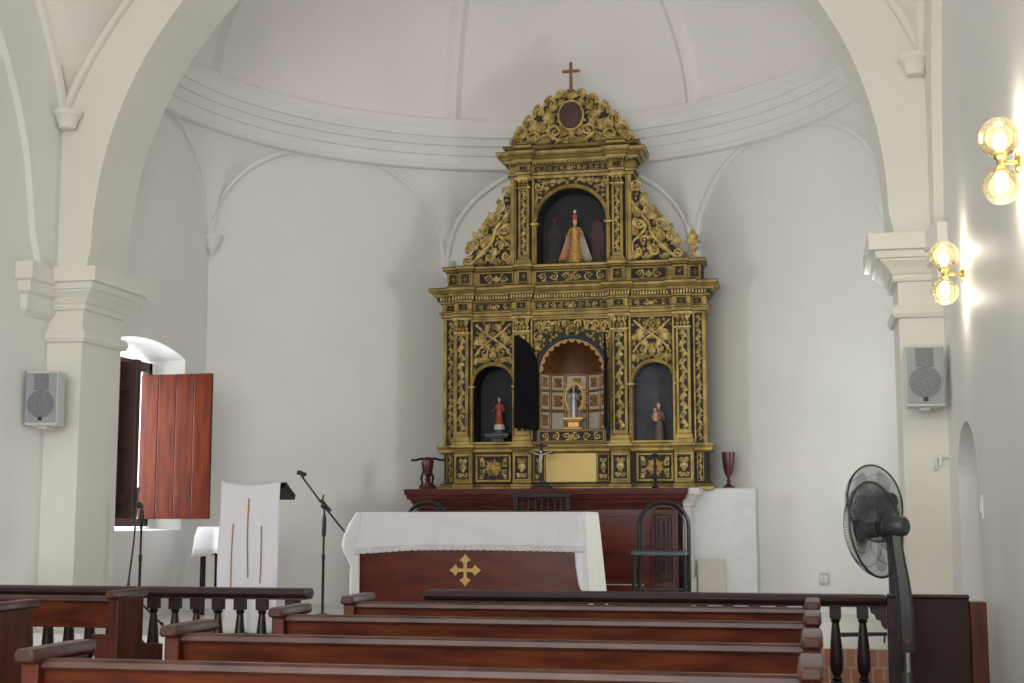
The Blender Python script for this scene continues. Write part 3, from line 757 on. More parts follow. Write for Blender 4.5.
for s_ in (-1, 1):
    # bordering scrolls following the outline
    for (x, z, r, a0, d, tn) in ((.50, 4.765, .050, pi/2, -1, 1.6), (.455, 4.86, .050, 0, 1, 1.3), (.375, 4.945, .046, -.5, 1, 1.3), (.29, 5.04, .048, -.3, 1, 1.3), (.185, 5.12, .046, 0, 1, 1.2), (.075, 5.20, .036, 0, 1, 1.2),
                                (.155, 4.85, .070, -pi/2, 1, 1.5), (.36, 4.80, .062, pi, -1, 1.4), (.255, 4.90, .055, pi/2, 1, 1.3), (.19, 4.985, .040, 0, -1, 1.2), (.235, 4.78, .045, 0, 1, 1.3)):
        spiral(g, s_*x, z, r, a0 if s_ > 0 else pi-a0, tn, d*s_, r*.25, yp)
    for (x, z, a, L, W_) in ((.52, 4.73, pi*.9, .13, .05), (.49, 4.80, 2.2, .12, .05), (.42, 4.75, 2.6, .12, .06), (.40, 4.87, 2.3, .12, .06), (.31, 4.85, 2.0, .13, .06), (.33, 4.74, 2.9, .12, .05),
                             (.26, 4.97, 2.2, .11, .06), (.21, 5.05, 2.4, .11, .05), (.12, 4.74, 2.7, .13, .055), (.09, 4.80, 1.9, .10, .05), (.13, 5.10, 2.6, .10, .05), (.02, 4.90, 2.4, .09, .04),
                             (.17, 4.92, .9, .10, .05), (.30, 4.93, -.3, .10, .05), (.10, 5.16, 1.2, .09, .05), (.44, 4.80, .2, .09, .04), (.20, 4.74, .3, .10, .05), (.56, 4.76, 1.9, .09, .04),
                             (.51, 4.86, 1.9, .08, .04), (.43, 4.96, 2.0, .08, .04), (.34, 5.06, 2.0, .08, .04), (.23, 5.14, 2.1, .08, .04)):
        leaf(g, s_*x, z, a if s_ > 0 else pi-a, L*1.1, W_*1.3, yp, .032, 3, .5*s_)
    stem(g, [(s_*x, z) for x, z in ((.03, 4.735), (.12, 4.765), (.22, 4.835), (.30, 4.80), (.40, 4.735), (.50, 4.72))], [.014]*6, yp)
    stem(g, [(s_*x, z) for x, z in ro_[4:-6:2]], .012, yp)
leaf(g, 0, 4.74, pi/2, .14, .07, yp-.004, .035, 3)
def ped_in(x, z):
    for a, b in zip(ro_[:-1], ro_[1:]):
        if min(a[1], b[1]) <= z <= max(a[1], b[1]): return x < min(a[0], b[0])-.01 and (x/.125)**2+((z-4.993)/.145)**2 > 1
    return False
scatter(g, 0, .56, 4.73, 5.25, ped_in, 60, .060, .026, .045, yp, 0, .018)
for a in (-.7, -.35, 0, .35, .7): leaf(g, 0, 5.15, pi/2+a, .11, .04, yp-.004, .03, 2, a*.6)
P(g, 'carving', GOLDR, pd, smooth=50)
md = MB().lathe([(1.0, 0), (1.0, .018), (.9, .026), (.01, .026)], (0,0,0), 28).xf(Matrix.Translation((0, -.02, 4.993)) @ Matrix.Diagonal((.105, 1, .125, 1)) @ Matrix.Rotation(pi/2, 4, 'X'))
mo = P(md, 'medallion', MEDAL, pd, smooth=True)
rm = MB(); rm.tube([(.113*cos(2*pi*i/32), -.022, 4.993+.135*sin(2*pi*i/32)) for i in range(32)], .013, 8, closed=True); 
for i in range(32): rm.ball((.113*cos(2*pi*i/32), -.034, 4.993+.135*sin(2*pi*i/32)), .005, .005, .005, 6, 4)
mo2 = P(rm, 'medallion_rim', GOLDR, pd, smooth=True)
cr = MB().box(-.014, .014, -.012, .012, 5.24, 5.49).box(-.066, .066, -.010, .010, 5.405, 5.432)
for p in ((0, 5.495), (-.07, 5.418), (.07, 5.418)): cr.ball((p[0], 0, p[1]), .016, .012, .016, 8, 5)
co_ = P(cr, 'cross', CROSSW, bevel=.003)
# side wings
for s_ in (-1, 1):
    out = [(.57, 4.38), (.63, 4.36), (.68, 4.28), (.66, 4.19), (.70, 4.14), (.77, 4.12), (.775, 4.05), (.80, 4.02), (.87, 4.0), (.875, 3.93), (.90, 3.90), (.96, 3.875), (.965, 3.80), (1.0, 3.74), (1.05, 3.70), (1.06, 3.64), (1.03, 3.612), (.57, 3.612)]
    so = smooth_outline(out[:-1], 3) + [out[-1]]
    sh = .03 if s_ < 0 else -.04
    wpan = P(MB().prism([(s_*(.57+(x-.57)*.94)+sh, 3.612+(z-3.612)*.955) for x, z in so], .01, .05), 'side_wing', GROUND)
    g = MB()
    def S(x, z, r, a0, d, tn=1.3, k=.30): spiral(g, s_*x+sh, z, r, a0 if s_ > 0 else pi-a0, tn, d*s_, r*k, 0)
    def Lf(x, z, a, L, W_, c=.5): leaf(g, s_*x+sh, z, a if s_ > 0 else pi-a, L*1.15, W_*1.35, 0, .032, 3, c*s_)
    stem(g, [(s_*x+sh, z) for x, z in smooth_outline([(.60, 4.34), (.585, 4.18), (.66, 4.06), (.74, 3.96), (.78, 3.84), (.88, 3.73), (.99, 3.63), (1.04, 3.66)], 4)], .017, 0)
    stem(g, [(s_*x+sh, z) for x, z in smooth_outline([(.59, 3.64), (.60, 3.78), (.66, 3.84), (.72, 3.93), (.62, 4.0), (.60, 3.92)], 4)], .013, 0)
    S(.625, 4.30, .055, 0, 1, 1.6, .24); S(1.0, 3.665, .05, -pi/2, 1, 1.6, .26); S(.735, 4.075, .045, -.4, 1); S(.85, 3.945, .048, -.4, 1); S(.94, 3.82, .048, -.2, 1)
    S(.655, 3.955, .05, 0, -1, 1.2); S(.80, 3.70, .055, pi/2, 1, 1.2); S(.645, 3.70, .045, pi, 1, 1.3); S(.70, 3.80, .042, 0, 1, 1.2); S(.86, 3.83, .04, pi, -1, 1.2); S(.62, 4.11, .03, 0, 1, 1.2)
    rosette(g, s_*.655+sh, 3.955, .03, 6, -.008, .014); rosette(g, s_*.80+sh, 3.70, .034, 6, -.008, .014); rosette(g, s_*.845+sh, 3.94, .028, 6, -.008, .014)
    for q in ((.74, 4.00, .9, .14, .06), (.74, 4.0, 1.5, .14, .05), (.74, 4.0, .3, .12, .05), (.67, 4.16, .8, .10, .05), (.80, 3.97, .4, .09, .05), (.90, 3.88, .6, .09, .045), (.96, 3.76, .9, .10, .05),
              (.76, 3.90, -.5, .12, .06), (.69, 4.03, 2.6, .10, .05), (.66, 3.86, 2.6, .08, .04), (.74, 3.78, -1.2, .12, .05), (.68, 3.64, .2, .12, .05), (.84, 3.64, .1, .12, .045), (.92, 3.72, 2.6, .10, .05),
              (.60, 3.62, 1.0, .10, .05), (.58, 3.84, 1.2, .10, .045), (.58, 4.04, 1.4, .09, .04), (.87, 3.78, 1.9, .08, .04), (.72, 4.12, 1.8, .07, .04), (.83, 4.00, 1.7, .07, .04), (1.0, 3.73, 1.2, .08, .04)): Lf(*q)
    def w_in(x, z):
        xx = s_*(x-sh)
        for a, b in zip(so[:-2], so[1:-1]):
            if min(a[1], b[1]) <= z <= max(a[1], b[1]): return .58 < xx < min(a[0], b[0])-.005
        return False
    scatter(g, min(s_*.58, s_*1.06), max(s_*.58, s_*1.06), 3.63, 4.31, w_in, 52, .058, .024, .044, 0, None, .018)
    P(g, 'carving', GOLDR, wpan, smooth=50)
# finial on the right end
fi = MB().box(1.06, 1.15, -.045, .045, 3.605, 3.625)
fi.lathe([(.03,3.62),(.035,3.635),(.016,3.65),(.018,3.66),(.036,3.70),(.038,3.72),(.022,3.735),(.02,3.75),(.034,3.775),(.048,3.80),(.046,3.82),(.028,3.835),(.02,3.86),(.006,3.885)], (1.105, 0, 0), 12)
for i in range(5): leaf(fi, 1.105, 3.74, pi/2 + (i-2)*.55, .085, .03, -.03, .016, 2, (i-2)*.3)
fi.v = [(1.10+(x-1.105)*1.1, y*1.1, 3.605+(z-3.605)*1.0) for x, y, z in fi.v]
P(fi, 'urn_finial', GOLDR, smooth=40)

# niche linings
def lining(c, h, zb, zs, dep, m, name='niche', back=None):
    mb = MB(); n = 24
    out = [(c-h, zb)] + [(c-h*cos(pi*i/n), zs+h*sin(pi*i/n)) for i in range(n+1)] + [(c+h, zb)]
    k = .96
    mb.loft([[(x, -.002, z) for x, z in out], [(c+(x-c)*k, dep, z) for x, z in out]], cap=False)
    mb.add([(c+(x-c)*k, dep, z) for x, z in out], [tuple(range(len(out)))])
    return P(mb, name, m, smooth=30)
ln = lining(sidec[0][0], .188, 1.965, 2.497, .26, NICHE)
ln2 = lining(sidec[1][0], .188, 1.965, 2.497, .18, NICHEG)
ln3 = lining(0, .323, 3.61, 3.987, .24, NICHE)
# painted figures on the back of the upper niche
def painted(cx, z0, H, m1, m2, name, kid):
    yb = .232
    b = MB().prism([(cx-.055, z0), (cx-.05, z0+H*.4), (cx-.062, z0+H*.62), (cx-.04, z0+H*.80), (cx-.015, z0+H*.84), (cx+.015, z0+H*.84), (cx+.04, z0+H*.80), (cx+.062, z0+H*.62), (cx+.05, z0+H*.35), (cx+.055, z0)], yb-.003, yb)
    o = P(b, name, m1, ln3)
    P(MB().lathe([(.01,-.03),(.02,-.02),(.024,0),(.02,.02),(.01,.03)], (cx, yb-.002, z0+H*.90), 10, 1, .15), 'face', m2, o, smooth=True) if False else None
    b2 = MB().ball((cx, yb-.004, z0+H*.91), .021, .004, .028, 10, 6)
    P(b2, 'painted_face', m2, ln3, smooth=True)
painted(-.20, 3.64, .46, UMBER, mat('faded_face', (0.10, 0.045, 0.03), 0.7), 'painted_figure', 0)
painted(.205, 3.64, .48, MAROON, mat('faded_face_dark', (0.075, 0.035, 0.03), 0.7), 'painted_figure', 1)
g = MB()
for i, (x, z, w_) in enumerate(((-.245, 3.64, .02), (-.22, 3.64, .03), (-.19, 3.64, .025), (.225, 3.64, .02), (.24, 3.64, .02), (.232, 3.70, .014))):
    g = MB().lathe([(w_,0),(w_*.5,.02),(w_*.7,.035),(w_*.25,.06),(.002,.08)], (x, .20, z), 8)
    P(g, 'votive_carving', PALEP, ln3, smooth=True)

# central niche: ribbed shell above, coffered bay below
cn = MB(); n = 28
Dn = .26
def shell(a, e):  # a 0..pi round the arch, e 0 front -> 1 deep centre
    r = NH*(1-e) ; flute = 1 + .0
    return None
# fluted half dome: rays converge to the middle of the back at springing
rows = []
NR = 96
for j in range(9):
    e = j/8
    row = []
    for i in range(NR+1):
        a = pi*i/NR
        fl = .012*(1-e*.6)*abs(sin(a*11.0))
        rr = (NH-.004)*(1-e*e*.0)*cos(e*pi/2) + .0001
        row.append((NC+(rr-fl)*cos(a), Dn*sin(e*pi/2), 2.62+(rr-fl)*sin(a)))
    rows.append(row)
sh_ = P(MB().grid(rows), 'shell_vault', SHELLB, smooth=60)
sc = MB()
for i in range(13):
    a = pi*(i+.5)/13
    c_ = [(NC+(NH-.005)*cos(a+da), 2.62+(NH-.005)*sin(a+da)) for da in (-.12, -.06, 0, .06, .12)]
    c2 = [(NC+(NH-k)*cos(a+da), 2.62+(NH-k)*sin(a+da)) for da, k in ((-.12, .016), (-.07, .034), (0, .042), (.07, .034), (.12, .016))]
    sc.prism(c_ + c2[::-1], .0, .02)
P(sc, 'scalloped_edge', SCAL, sh_)
# coffered half-cylinder bay
bay = []
def bayp(t, z, inset=0): # t 0..1 around
    a = pi*(1-t); return (NC + (NH-.004-inset)*cos(a), (Dn-inset)*sin(a), z)
bb = P(MB().grid([[bayp(i/24, 2.09+(2.625-2.09)*j/6) for i in range(25)] for j in range(7)]), 'coffered_bay', SHELLG, smooth=60)
colt = [(.06, .20), (.24, .37), (.405, .595), (.63, .76), (.80, .94)]
rowz = [(2.115, 2.265), (2.295, 2.45), (2.475, 2.605)]
cf = MB(); orn = MB(); rib = MB()
for t0, t1 in colt:
    for ri_, (z0, z1) in enumerate(rowz):
        pts = [[bayp(t0+(t1-t0)*i/4, z, .006) for i in range(5)] for z in (z0, z1)]
        cf.grid(pts)
        if ri_ == 0 and .2 < t0 < .65: continue
        tm = (t0+t1)/2; cpt = Vector(bayp(tm, (z0+z1)/2, .012)); a = pi*(1-tm)
        lm = MB(); Wd = .055; Hh = (z1-z0)*.52
        for k in range(4): leaf(lm, 0, 0, pi/4+k*pi/2, Hh, Hh*.6, 0, .012, 2)
        for k in range(2): leaf(lm, 0, 0, pi/2+k*pi, Hh*.8, Hh*.35, 0, .012, 2)
        lm.xf(Matrix.Translation(cpt) @ Matrix.Rotation(-(pi/2 - a), 4, 'Z') @ Matrix.Diagonal((.95, 1, 1, 1))); orn.join(lm)
P(cf, 'coffer_panel', CREAMP, bb); P(orn, 'coffer_flower', SHELLG, bb, smooth=50)
for z in (2.10, 2.28, 2.462, 2.618):
    rib.tube([bayp(i/20, z, .006) for i in range(21)], .010, 6)
for t in (.03, .22, .388, .612, .78, .97):
    rib.tube([bayp(t, 2.09, .006), bayp(t, 2.62, .006)], .010, 6)
P(rib, 'coffer_rib', SHELLG, bb, smooth=True)
fl = MB().prism([(NC-NH, 0), (NC+NH, 0)] + [(NC+NH*cos(pi*i/16), Dn*sin(pi*i/16)) for i in range(1, 16)], 2.085, 2.10, 'xy'); P(fl, 'niche_floor', SHELLB)
fp = MB().box(NC-NH-.01, NC+NH+.01, -.045, .0, 1.965, 2.10)
P(fp, 'niche_sill', SHELLB, bevel=.004)
panel(NC-NH+.01, NC+NH-.01, 1.985, 2.085, -.045, 'scroll', .010, 'sill_panel')
# niche doors
def niche_door(hx, ang, sgn):
    # leaf: half arch, hinged at x=0, meeting edge at x=NH
    ptsz = [(0, 2.09), (0, 2.62)] + [(NH - NH*cos(pi/2*i/12), 2.62+NH*sin(pi/2*i/12)) for i in range(1, 13)] + [(NH, 2.10)]
    mb = MB().prism([(sgn*x, z) for x, z in ptsz], -.008, .008)
    frm_ = MB().prism([(sgn*x, z) for x, z in [(.03, 2.13), (.03, 2.60), (.06, 2.70), (NH-.03, 2.86), (NH-.03, 2.13)]], -.013, -.008)
    M = Matrix.Translation((hx, -.04, 0)) @ Matrix.Rotation(ang, 4, 'Z')
    o = P(mb.xf(M), 'niche_door', DOORB, bevel=.002)
    P(frm_.xf(M), 'door_panel', DOORB, o, bevel=.002)
niche_door(NC-NH, radians(-122), 1)
niche_door(NC+NH+.01, radians(96), -1)

# ------------------------------------------------------------------ statues
def statue(name, label, cat, loc, H, robe, head_m=SKIN, hair=HAIR, cloak=None, group=None, arms='out', flare=1.0, lower=None, pedestal=None):
    t = thing(name, label, cat, loc)
    h = H/7.2
    # robe with folds
    mb = MB(); n = 20; rings = []
    zs = [0, .04, .15, .30, .45, .58, .66, .74, .80, .84]
    ws = [.150*flare, .150*flare, .135*flare, .118, .105, .098, .102, .112, .100, .040]
    for z, r in zip(zs, ws):
        rings.append([((r + .008*(1-z)*cos(7*2*pi*j/n + z*4))*H*cos(2*pi*j/n), (r*.78)*H*sin(2*pi*j/n)*1.0, z*H) for j in range(n)])
    mb.loft(rings); b = mb.build('robe', robe, t, smooth=True)
    if lower:
        lo = MB().loft([[((r + .010*cos(6*2*pi*j/n))*H*cos(2*pi*j/n), (r*.8)*H*sin(2*pi*j/n), z*H) for j in range(n)] for z, r in ((0,.165*flare),(.02,.165*flare),(.10,.155*flare),(.17,.142*flare))])
        lo.build('alb_hem', lower, t, smooth=True)
    # body: neck, head and hands as one mesh
    bd = MB().lathe([(.030,.82),(.026,.86),(.030,.875)], (0,0,0), 10)
    bd.v = [(x*H, y*H, z*H) for x, y, z in bd.v]
    hd = MB(); m = 10
    prof = [(.01,-.070),(.030,-.062),(.043,-.040),(.050,-.010),(.053,.020),(.048,.050),(.032,.070),(.01,.076)]
    hd.lathe(prof, (0, 0, .93), 14, 1, 1.12); hd.v = [(x*H, y*H, z*H) for x, y, z in hd.v]
    hd.join(MB().loft([[(-.008*H, -.055*H, .945*H), (.008*H, -.055*H, .945*H), (0, -.05*H, .955*H)], [(-.010*H, -.056*H, .918*H), (.010*H, -.056*H, .918*H), (0, -.075*H, .920*H)]]))
    bd.join(hd)
    ar = MB()
    if arms == 'out': ends = [(-.165, -.11, .60), (.165, -.11, .60)]; elb = [(-.15, -.02, .64), (.15, -.02, .64)]
    elif arms == 'hold': ends = [(-.05, -.13, .66), (.06, -.13, .60)]; elb = [(-.14, -.04, .58), (.14, -.04, .58)]
    else: ends = [(-.02, -.12, .64), (.02, -.12, .64)]; elb = [(-.13, -.04, .60), (.13, -.04, .60)]
    for s_, e, k in ((-1, ends[0], elb[0]), (1, ends[1], elb[1])):
        sh0 = (s_*.085*H, 0, .775*H); ke = tuple(c*H for c in k); ee = tuple(c*H for c in e)
        ar.tube([sh0, tuple((a+b_)/2 for a, b_ in zip(sh0, ke)), ke, tuple((a+b_)/2 for a, b_ in zip(ke, ee)), ee], [.040*H, .038*H, .036*H, .034*H, .030*H], 8)
        bd.ball(tuple(ee[i] + (Vector(ee)-Vector(ke)).normalized()[i]*.02*H for i in range(3)), .020*H, .024*H, .014*H, 8, 5)
        for q in range(4): 
            dv = (Vector(ee)-Vector(ke)).normalized(); p0 = Vector(ee)+dv*.035*H + Vector((0, 0, (q-1.5)*.008*H)); bd.tube([tuple(p0), tuple(p0+dv*.022*H)], .0042*H, 5)
    bd.build('body', head_m, t, smooth=True); ar.build('sleeve', robe, t, smooth=True)
    hr = MB().lathe([(.056,-.01),(.060,.02),(.055,.052),(.036,.078),(.01,.084)], (0, .012, .93), 14, 1, 1.0); hr.v = [(x*H, y*H, z*H) for x, y, z in hr.v]
    hr.join(MB().loft([[(-.05*H, .0, .96*H), (.05*H, .0, .96*H), (.04*H, .065*H, .95*H), (-.04*H, .065*H, .95*H)], [(-.045*H, .01*H, .88*H), (.045*H, .01*H, .88*H), (.035*H, .055*H, .88*H), (-.035*H, .055*H, .88*H)]]))
    hr.build('hair', hair, t, smooth=True)
    return t
def RL(x, y, z): return (RX+x, RY+y, z)
# left niche
pdst = MB()
for z0, z1, w_, d in ((1.967, 2.0, .085, .06), (2.0, 2.03, .06, .045), (2.03, 2.045, .10, .07), (2.045, 2.075, .115, .08)): pdst.box(-w_, w_, -d, d, z0, z1)
po = pdst.build('pedestal', mat('grey_green_stone', (0.05, 0.06, 0.058), 0.5), None, off=(0, 0, 1.967), loc=RL(-.71, .11, 1.967), bevel=.004)
tag(po, 'dark stepped pedestal under the statue in the left side niche', 'pedestal')
pbl = MB().lathe([(.062,0),(.062,.03),(.05,.035)], (0,0,0), 12).build('base', mat('teal_plinth', (0.03,0.07,0.075), .5), None)
t = statue('saint_statue', 'small statue in red and white vestments, arms apart, in the left niche', 'statue', RL(-.70, .11, 2.108), .295, RED, lower=WHITEV, arms='out')
pbl.parent = t; pbl.location = (0, 0, -.033)
# right niche
t = statue('saint_statue', 'small brown-robed statue carrying a child, standing in the right niche', 'statue', RL(.765, .06, 1.967), .36, BROWN, arms='hold', flare=.85)
ch = MB().lathe([(.024,0),(.028,.03),(.024,.06),(.018,.075),(.008,.08)], (-.022, -.062, .195), 10).ball((-.024, -.066, .292), .017, .017, .021, 10, 6).tube([(-.03, -.06, .255), (-.05, -.055, .24), (-.045, -.06, .215)], .008, 6)
ch.build('child_figure', PINK, t, smooth=True)
# upper niche
t = statue('crowned_statue', 'statue in gold robe, spread white and orange cloak and red crown, in the top niche', 'statue', RL(.02, .06, 3.632), .40, mat('gold_brocade', (0.62, 0.36, 0.10), 0.4, 0.35, col2=(0.35, 0.16, 0.05), vscale=60), arms='out', flare=1.15)
H = .40
cl = MB(); rows = []
for i in range(9):
    z = .80 - .76*i/8
    rw = []
    for j in range(17):
        u = j/16*2-1; a = pi/2 + u*pi*.62
        r = .14 + (.22*(i/8)**1.2)
        rw.append((-r*1.12*H*sin(u*pi*.62)*(.8 if i == 0 else 1)*1.0, (.05 + r*.50*cos(u*pi*.62))*H, z*H + .01*H*cos(j*2.2)))
    rows.append(rw)
cw = MB().grid(rows); 
clo = cw.build('cloak', WHITEV, t, smooth=True); so_ = clo.modifiers.new('s', 'SOLIDIFY'); so_.thickness = .004
lin = MB().grid([[(-(.10+.02*0)*H*1.0 - (.25*(i/8)**1.2)*H*(1.05-.62*k), -.03*H - .05*H*i/8*(1-k) - .012, (.72-.68*i/8)*H) for k in (0, 1)] for i in range(9)])
l2 = lin.build('orange_lining', ORANGE, t, smooth=True); so_ = l2.modifiers.new('s', 'SOLIDIFY'); so_.thickness = .003
cwn = MB().lathe([(.058,.98),(.066,1.0),(.062,1.02),(.072,1.06),(.060,1.10),(.02,1.12),(.012,1.14)], (0,0,0), 14); cwn.v = [(x*H, y*H, z*H) for x, y, z in cwn.v]
cwn.build('crown', RED, t, smooth=True)
MB().box(-.004, .004, -.004, .004, 1.13*H, 1.22*H).box(-.013, .013, -.003, .003, 1.165*H, 1.185*H).build('crown_cross', mat('pale_silver', (.7,.7,.68), .3, .6), t)
MB().box(-.05, .05, -.05, .05, -.02, 0).build('base', GOLD, t, bevel=.004)
# central niche
pd2 = MB()
for z0, z1, w_ in ((0, .02, .085), (.02, .07, .055), (.07, .085, .075), (.085, .11, .095)): pd2.box(-w_, w_, -w_*.6, w_*.6, z0, z1)
po2 = pd2.build('pedestal', mat('honey_gilt', (0.58, 0.33, 0.09), 0.35, 0.35), None, loc=RL(NC, .09, 2.101), bevel=.006)
tag(po2, 'golden moulded pedestal in the lit central niche', 'pedestal')
t = statue('madonna_statue', 'silver-robed statue with dark mantle and golden rays in the central niche', 'statue', RL(NC, .09, 2.212), .275, SILVER, arms='hold', flare=.8)
H = .275
mt_ = MB().grid([[((.12+.03*sin(i*.8))*H*cos(a), (.085+.02)*H*sin(a)+.012, (.98-.55*i/8)*H) for a in [radians(-25+230*j/16) for j in range(17)]] for i in range(9)])
mo_ = mt_.build('mantle', TEAL, t, smooth=True); q = mo_.modifiers.new('s', 'SOLIDIFY'); q.thickness = .006
ry_ = MB()
for i in range(34):
    a = radians(-62 + 304*i/33); L = .055 if i % 2 else .036
    x0, z0 = .080*cos(a), .66*H + .125*sin(a)
    ry_.tube([(x0, .03, z0), (x0+L*cos(a), .03, z0+L*sin(a))], [.0075, .0020], 5)
ry_.tube([(.080*cos(radians(-62+304*i/40)), .03, .66*H+.125*sin(radians(-62+304*i/40))) for i in range(41)], .0055, 6)
ry_.build('ray_aureole', BRIGHTG, t, smooth=True)
MB().lathe([(.016,1.0*H),(.020,1.02*H),(.014,1.03*H),(.020,1.07*H),(.006,1.10*H)], (0,0,0), 10).build('crown', BRIGHTG, t, smooth=True)
MB().lathe([(.008,0),(.008,.05),(.002,.052)], (.05, -.02, 0), 8).build('candle', SILVER, t)

# ------------------------------------------------------------------ high altar (wooden) and things on it
al = thing('high_altar', 'long dark red wooden high altar with moulded top beneath the gold altarpiece', 'altar', (-2.28, 12.15, ZP))
A0, A1 = -3.41, -1.13
mb = MB().box(A0+2.28, A1+2.28, -.20, .14, 0, .86); mb.build('altar_body', REDW, al, bevel=.004)
cp = MB().loft([[(A0+2.28-o, -.20-o, z), (A1+2.28+o, -.20-o, z), (A1+2.28+o, .145, z), (A0+2.28-o, .145, z)] for z, o in ((.84,.0),(.85,.012),(.865,.015),(.90,.045),(.925,.055),(.93,.075),(.965,.085),(.97,.095),(1.015,.10),(1.02,.09))])
cp.build('altar_top', mat('altar_top_wood', (0.10, 0.024, 0.018), 0.3, col2=(0.06, .014, .012), vscale=3, stretch=(1.5,6,6), spec=.3), al)
for c in (-1.02, 1.03):
    pm = MB().box(c-.10, c+.10, -.225, -.20, .02, .84); o = pm.build('altar_pilaster', WOODV, al, bevel=.003)
    f = MB(); 
    for k, t_ in ((.075, .012), (.045, .010)): frame(f, c-k, c+k, .24+(.075-k), .80-(.075-k), t_, -.225, .014)
    f.box(c-.012, c+.012, -.245, -.225, .30, .74); frame(f, c-.07, c+.07, .05, .17, .014, -.225, .014)
    f.lathe([(.03,0),(.02,.01),(.01,.02)], (c, -.24, .10), 10); f.build('panel_moulding', DKV, o)
mb = MB()
for x0, x1 in ((-.88, -.30), (-.26, .26), (.30, .84)): frame(mb, x0, x1, .27, .80, .02, -.20, .012)
mb.box(A0+2.28, A1+2.28, -.215, -.20, .215, .235)
mb.build('panel_moulding', REDW, al, bevel=.003)
MB().box(.36, .86, -.217, -.2, .205, .213).build('pale_strip', STONE, al)
# stone altar shoulder at right
sm = MB().box(-1.09, -1.03, 12.0, 12.42, ZP, 1.44).loft([[(-1.09, 12.0-o, z), (-1.03+o, 12.0-o, z), (-1.03+o, 12.44, z), (-1.09, 12.44, z)] for z, o in ((1.40,.0),(1.41,.015),(1.44,.02),(1.48,.05),(1.50,.06),(1.505,.08),(1.55,.085),(1.56,.085))])
sm.box(-1.09, -1.01, 11.98, 12.42, ZP, .80)
struct(sm.build('trim_40', STONE, bevel=.004))
AZ = ZP + 1.02
o = MB().box(-.115, .115, -.012, .012, 0, .42).xf(Matrix.Rotation(radians(-6), 4, 'X')).build('leaning_board', mat('beige_board', (0.60, 0.55, 0.49), .7, var=.08), None, loc=(-.885, 12.33, ZP+.003), bevel=.003)
tag(o, 'beige board leaning against the white plaster ledge right of the altar', 'board')
# crucifix
c = thing('crucifix', 'small dark standing crucifix with pale figure on the altar centre', 'crucifix', (-2.33, 12.10, AZ))
MB().box(-.09, .09, -.05, .05, 0, .022).box(-.065, .065, -.035, .035, .022, .045).build('base', DKV, c, bevel=.003)
MB().box(-.013, .013, -.009, .009, .045, .40).box(-.115, .115, -.009, .009, .305, .331).box(-.05,.05,-.009,.009,.37,.385).build('cross', DKV, c, bevel=.003)
cf_ = MB().tube([(0, -.022, .14), (.003, -.024, .19), (-.003, -.024, .235), (0, -.026, .28), (0, -.024, .305)], [.006, .010, .013, .016, .007], 8)
cf_.tube([(0, -.024, .292), (-.05, -.018, .312), (-.10, -.014, .325)], [.007, .005, .004], 6).tube([(0, -.024, .292), (.05, -.018, .312), (.10, -.014, .325)], [.007, .005, .004], 6)
cf_.ball((0, -.028, .322), .012, .012, .015, 8, 5)
cf_.build('corpus', mat('pale_corpus', (.42,.38,.33), .5), c, smooth=True)
# vase on the ledge
v = MB().lathe([(.048,0),(.050,.012),(.022,.03),(.012,.05),(.020,.06),(.011,.075),(.012,.09),(.030,.12),(.044,.17),(.050,.23),(.055,.30),(.056,.315),(.046,.315),(.04,.20),(.01,.15)], (0,0,0), 28, fl=14, flamp=.04)
v = v.build('vase', REDV, None, loc=(-.73, 12.52, 1.571), smooth=30); tag(v, 'dark red fluted goblet vase on the white plaster ledge right of the altarpiece', 'vase')
# left candelabrum
k = thing('candelabrum', 'dark red branched candelabrum on the left end of the high altar', 'candelabrum', (-3.37, 12.13, AZ+.002))
MB().lathe([(.075,0),(.078,.012),(.045,.03),(.030,.055),(.018,.075),(.028,.09),(.018,.105),(.030,.13),(.045,.19),(.050,.25),(.046,.265),(.02,.268)], (0,0,0), 18, fl=6, flamp=.10).build('stem', REDV, k, smooth=True)
ab = MB()
for s_ in (-1, 1):
    ab.tube([(0, 0, .262), (s_*.06, 0, .275), (s_*.11, 0, .262), (s_*.135, 0, .258)], [.012, .011, .011, .008], 8)
    ab.lathe([(.012,.25),(.022,.256),(.020,.27),(.012,.272)], (s_*.135, 0, 0), 10)
    ab.tube([(s_*.07, 0, .016), (s_*.045, -.02, .05), (s_*.055, -.02, .10), (s_*.035, -.02, .16), (s_*.05, -.02, .24)], [.014, .010, .013, .009, .006], 8)
ab.lathe([(.03,.26),(.04,.27),(.03,.285),(.02,.286)], (0,0,0), 12)
ab.build('branches', DKV, k, smooth=True)
# candlestick at right
k = MB().lathe([(.032,0),(.034,.01),(.014,.03),(.010,.06),(.018,.08),(.010,.10),(.012,.16),(.020,.19),(.011,.21),(.010,.27),(.024,.285),(.022,.30),(.010,.302)], (0,0,0), 12).build('candlestick', DKV, None, loc=(-1.33, 12.08, AZ), smooth=True)
tag(k, 'slender dark candlestick on the right part of the high altar', 'candlestick')

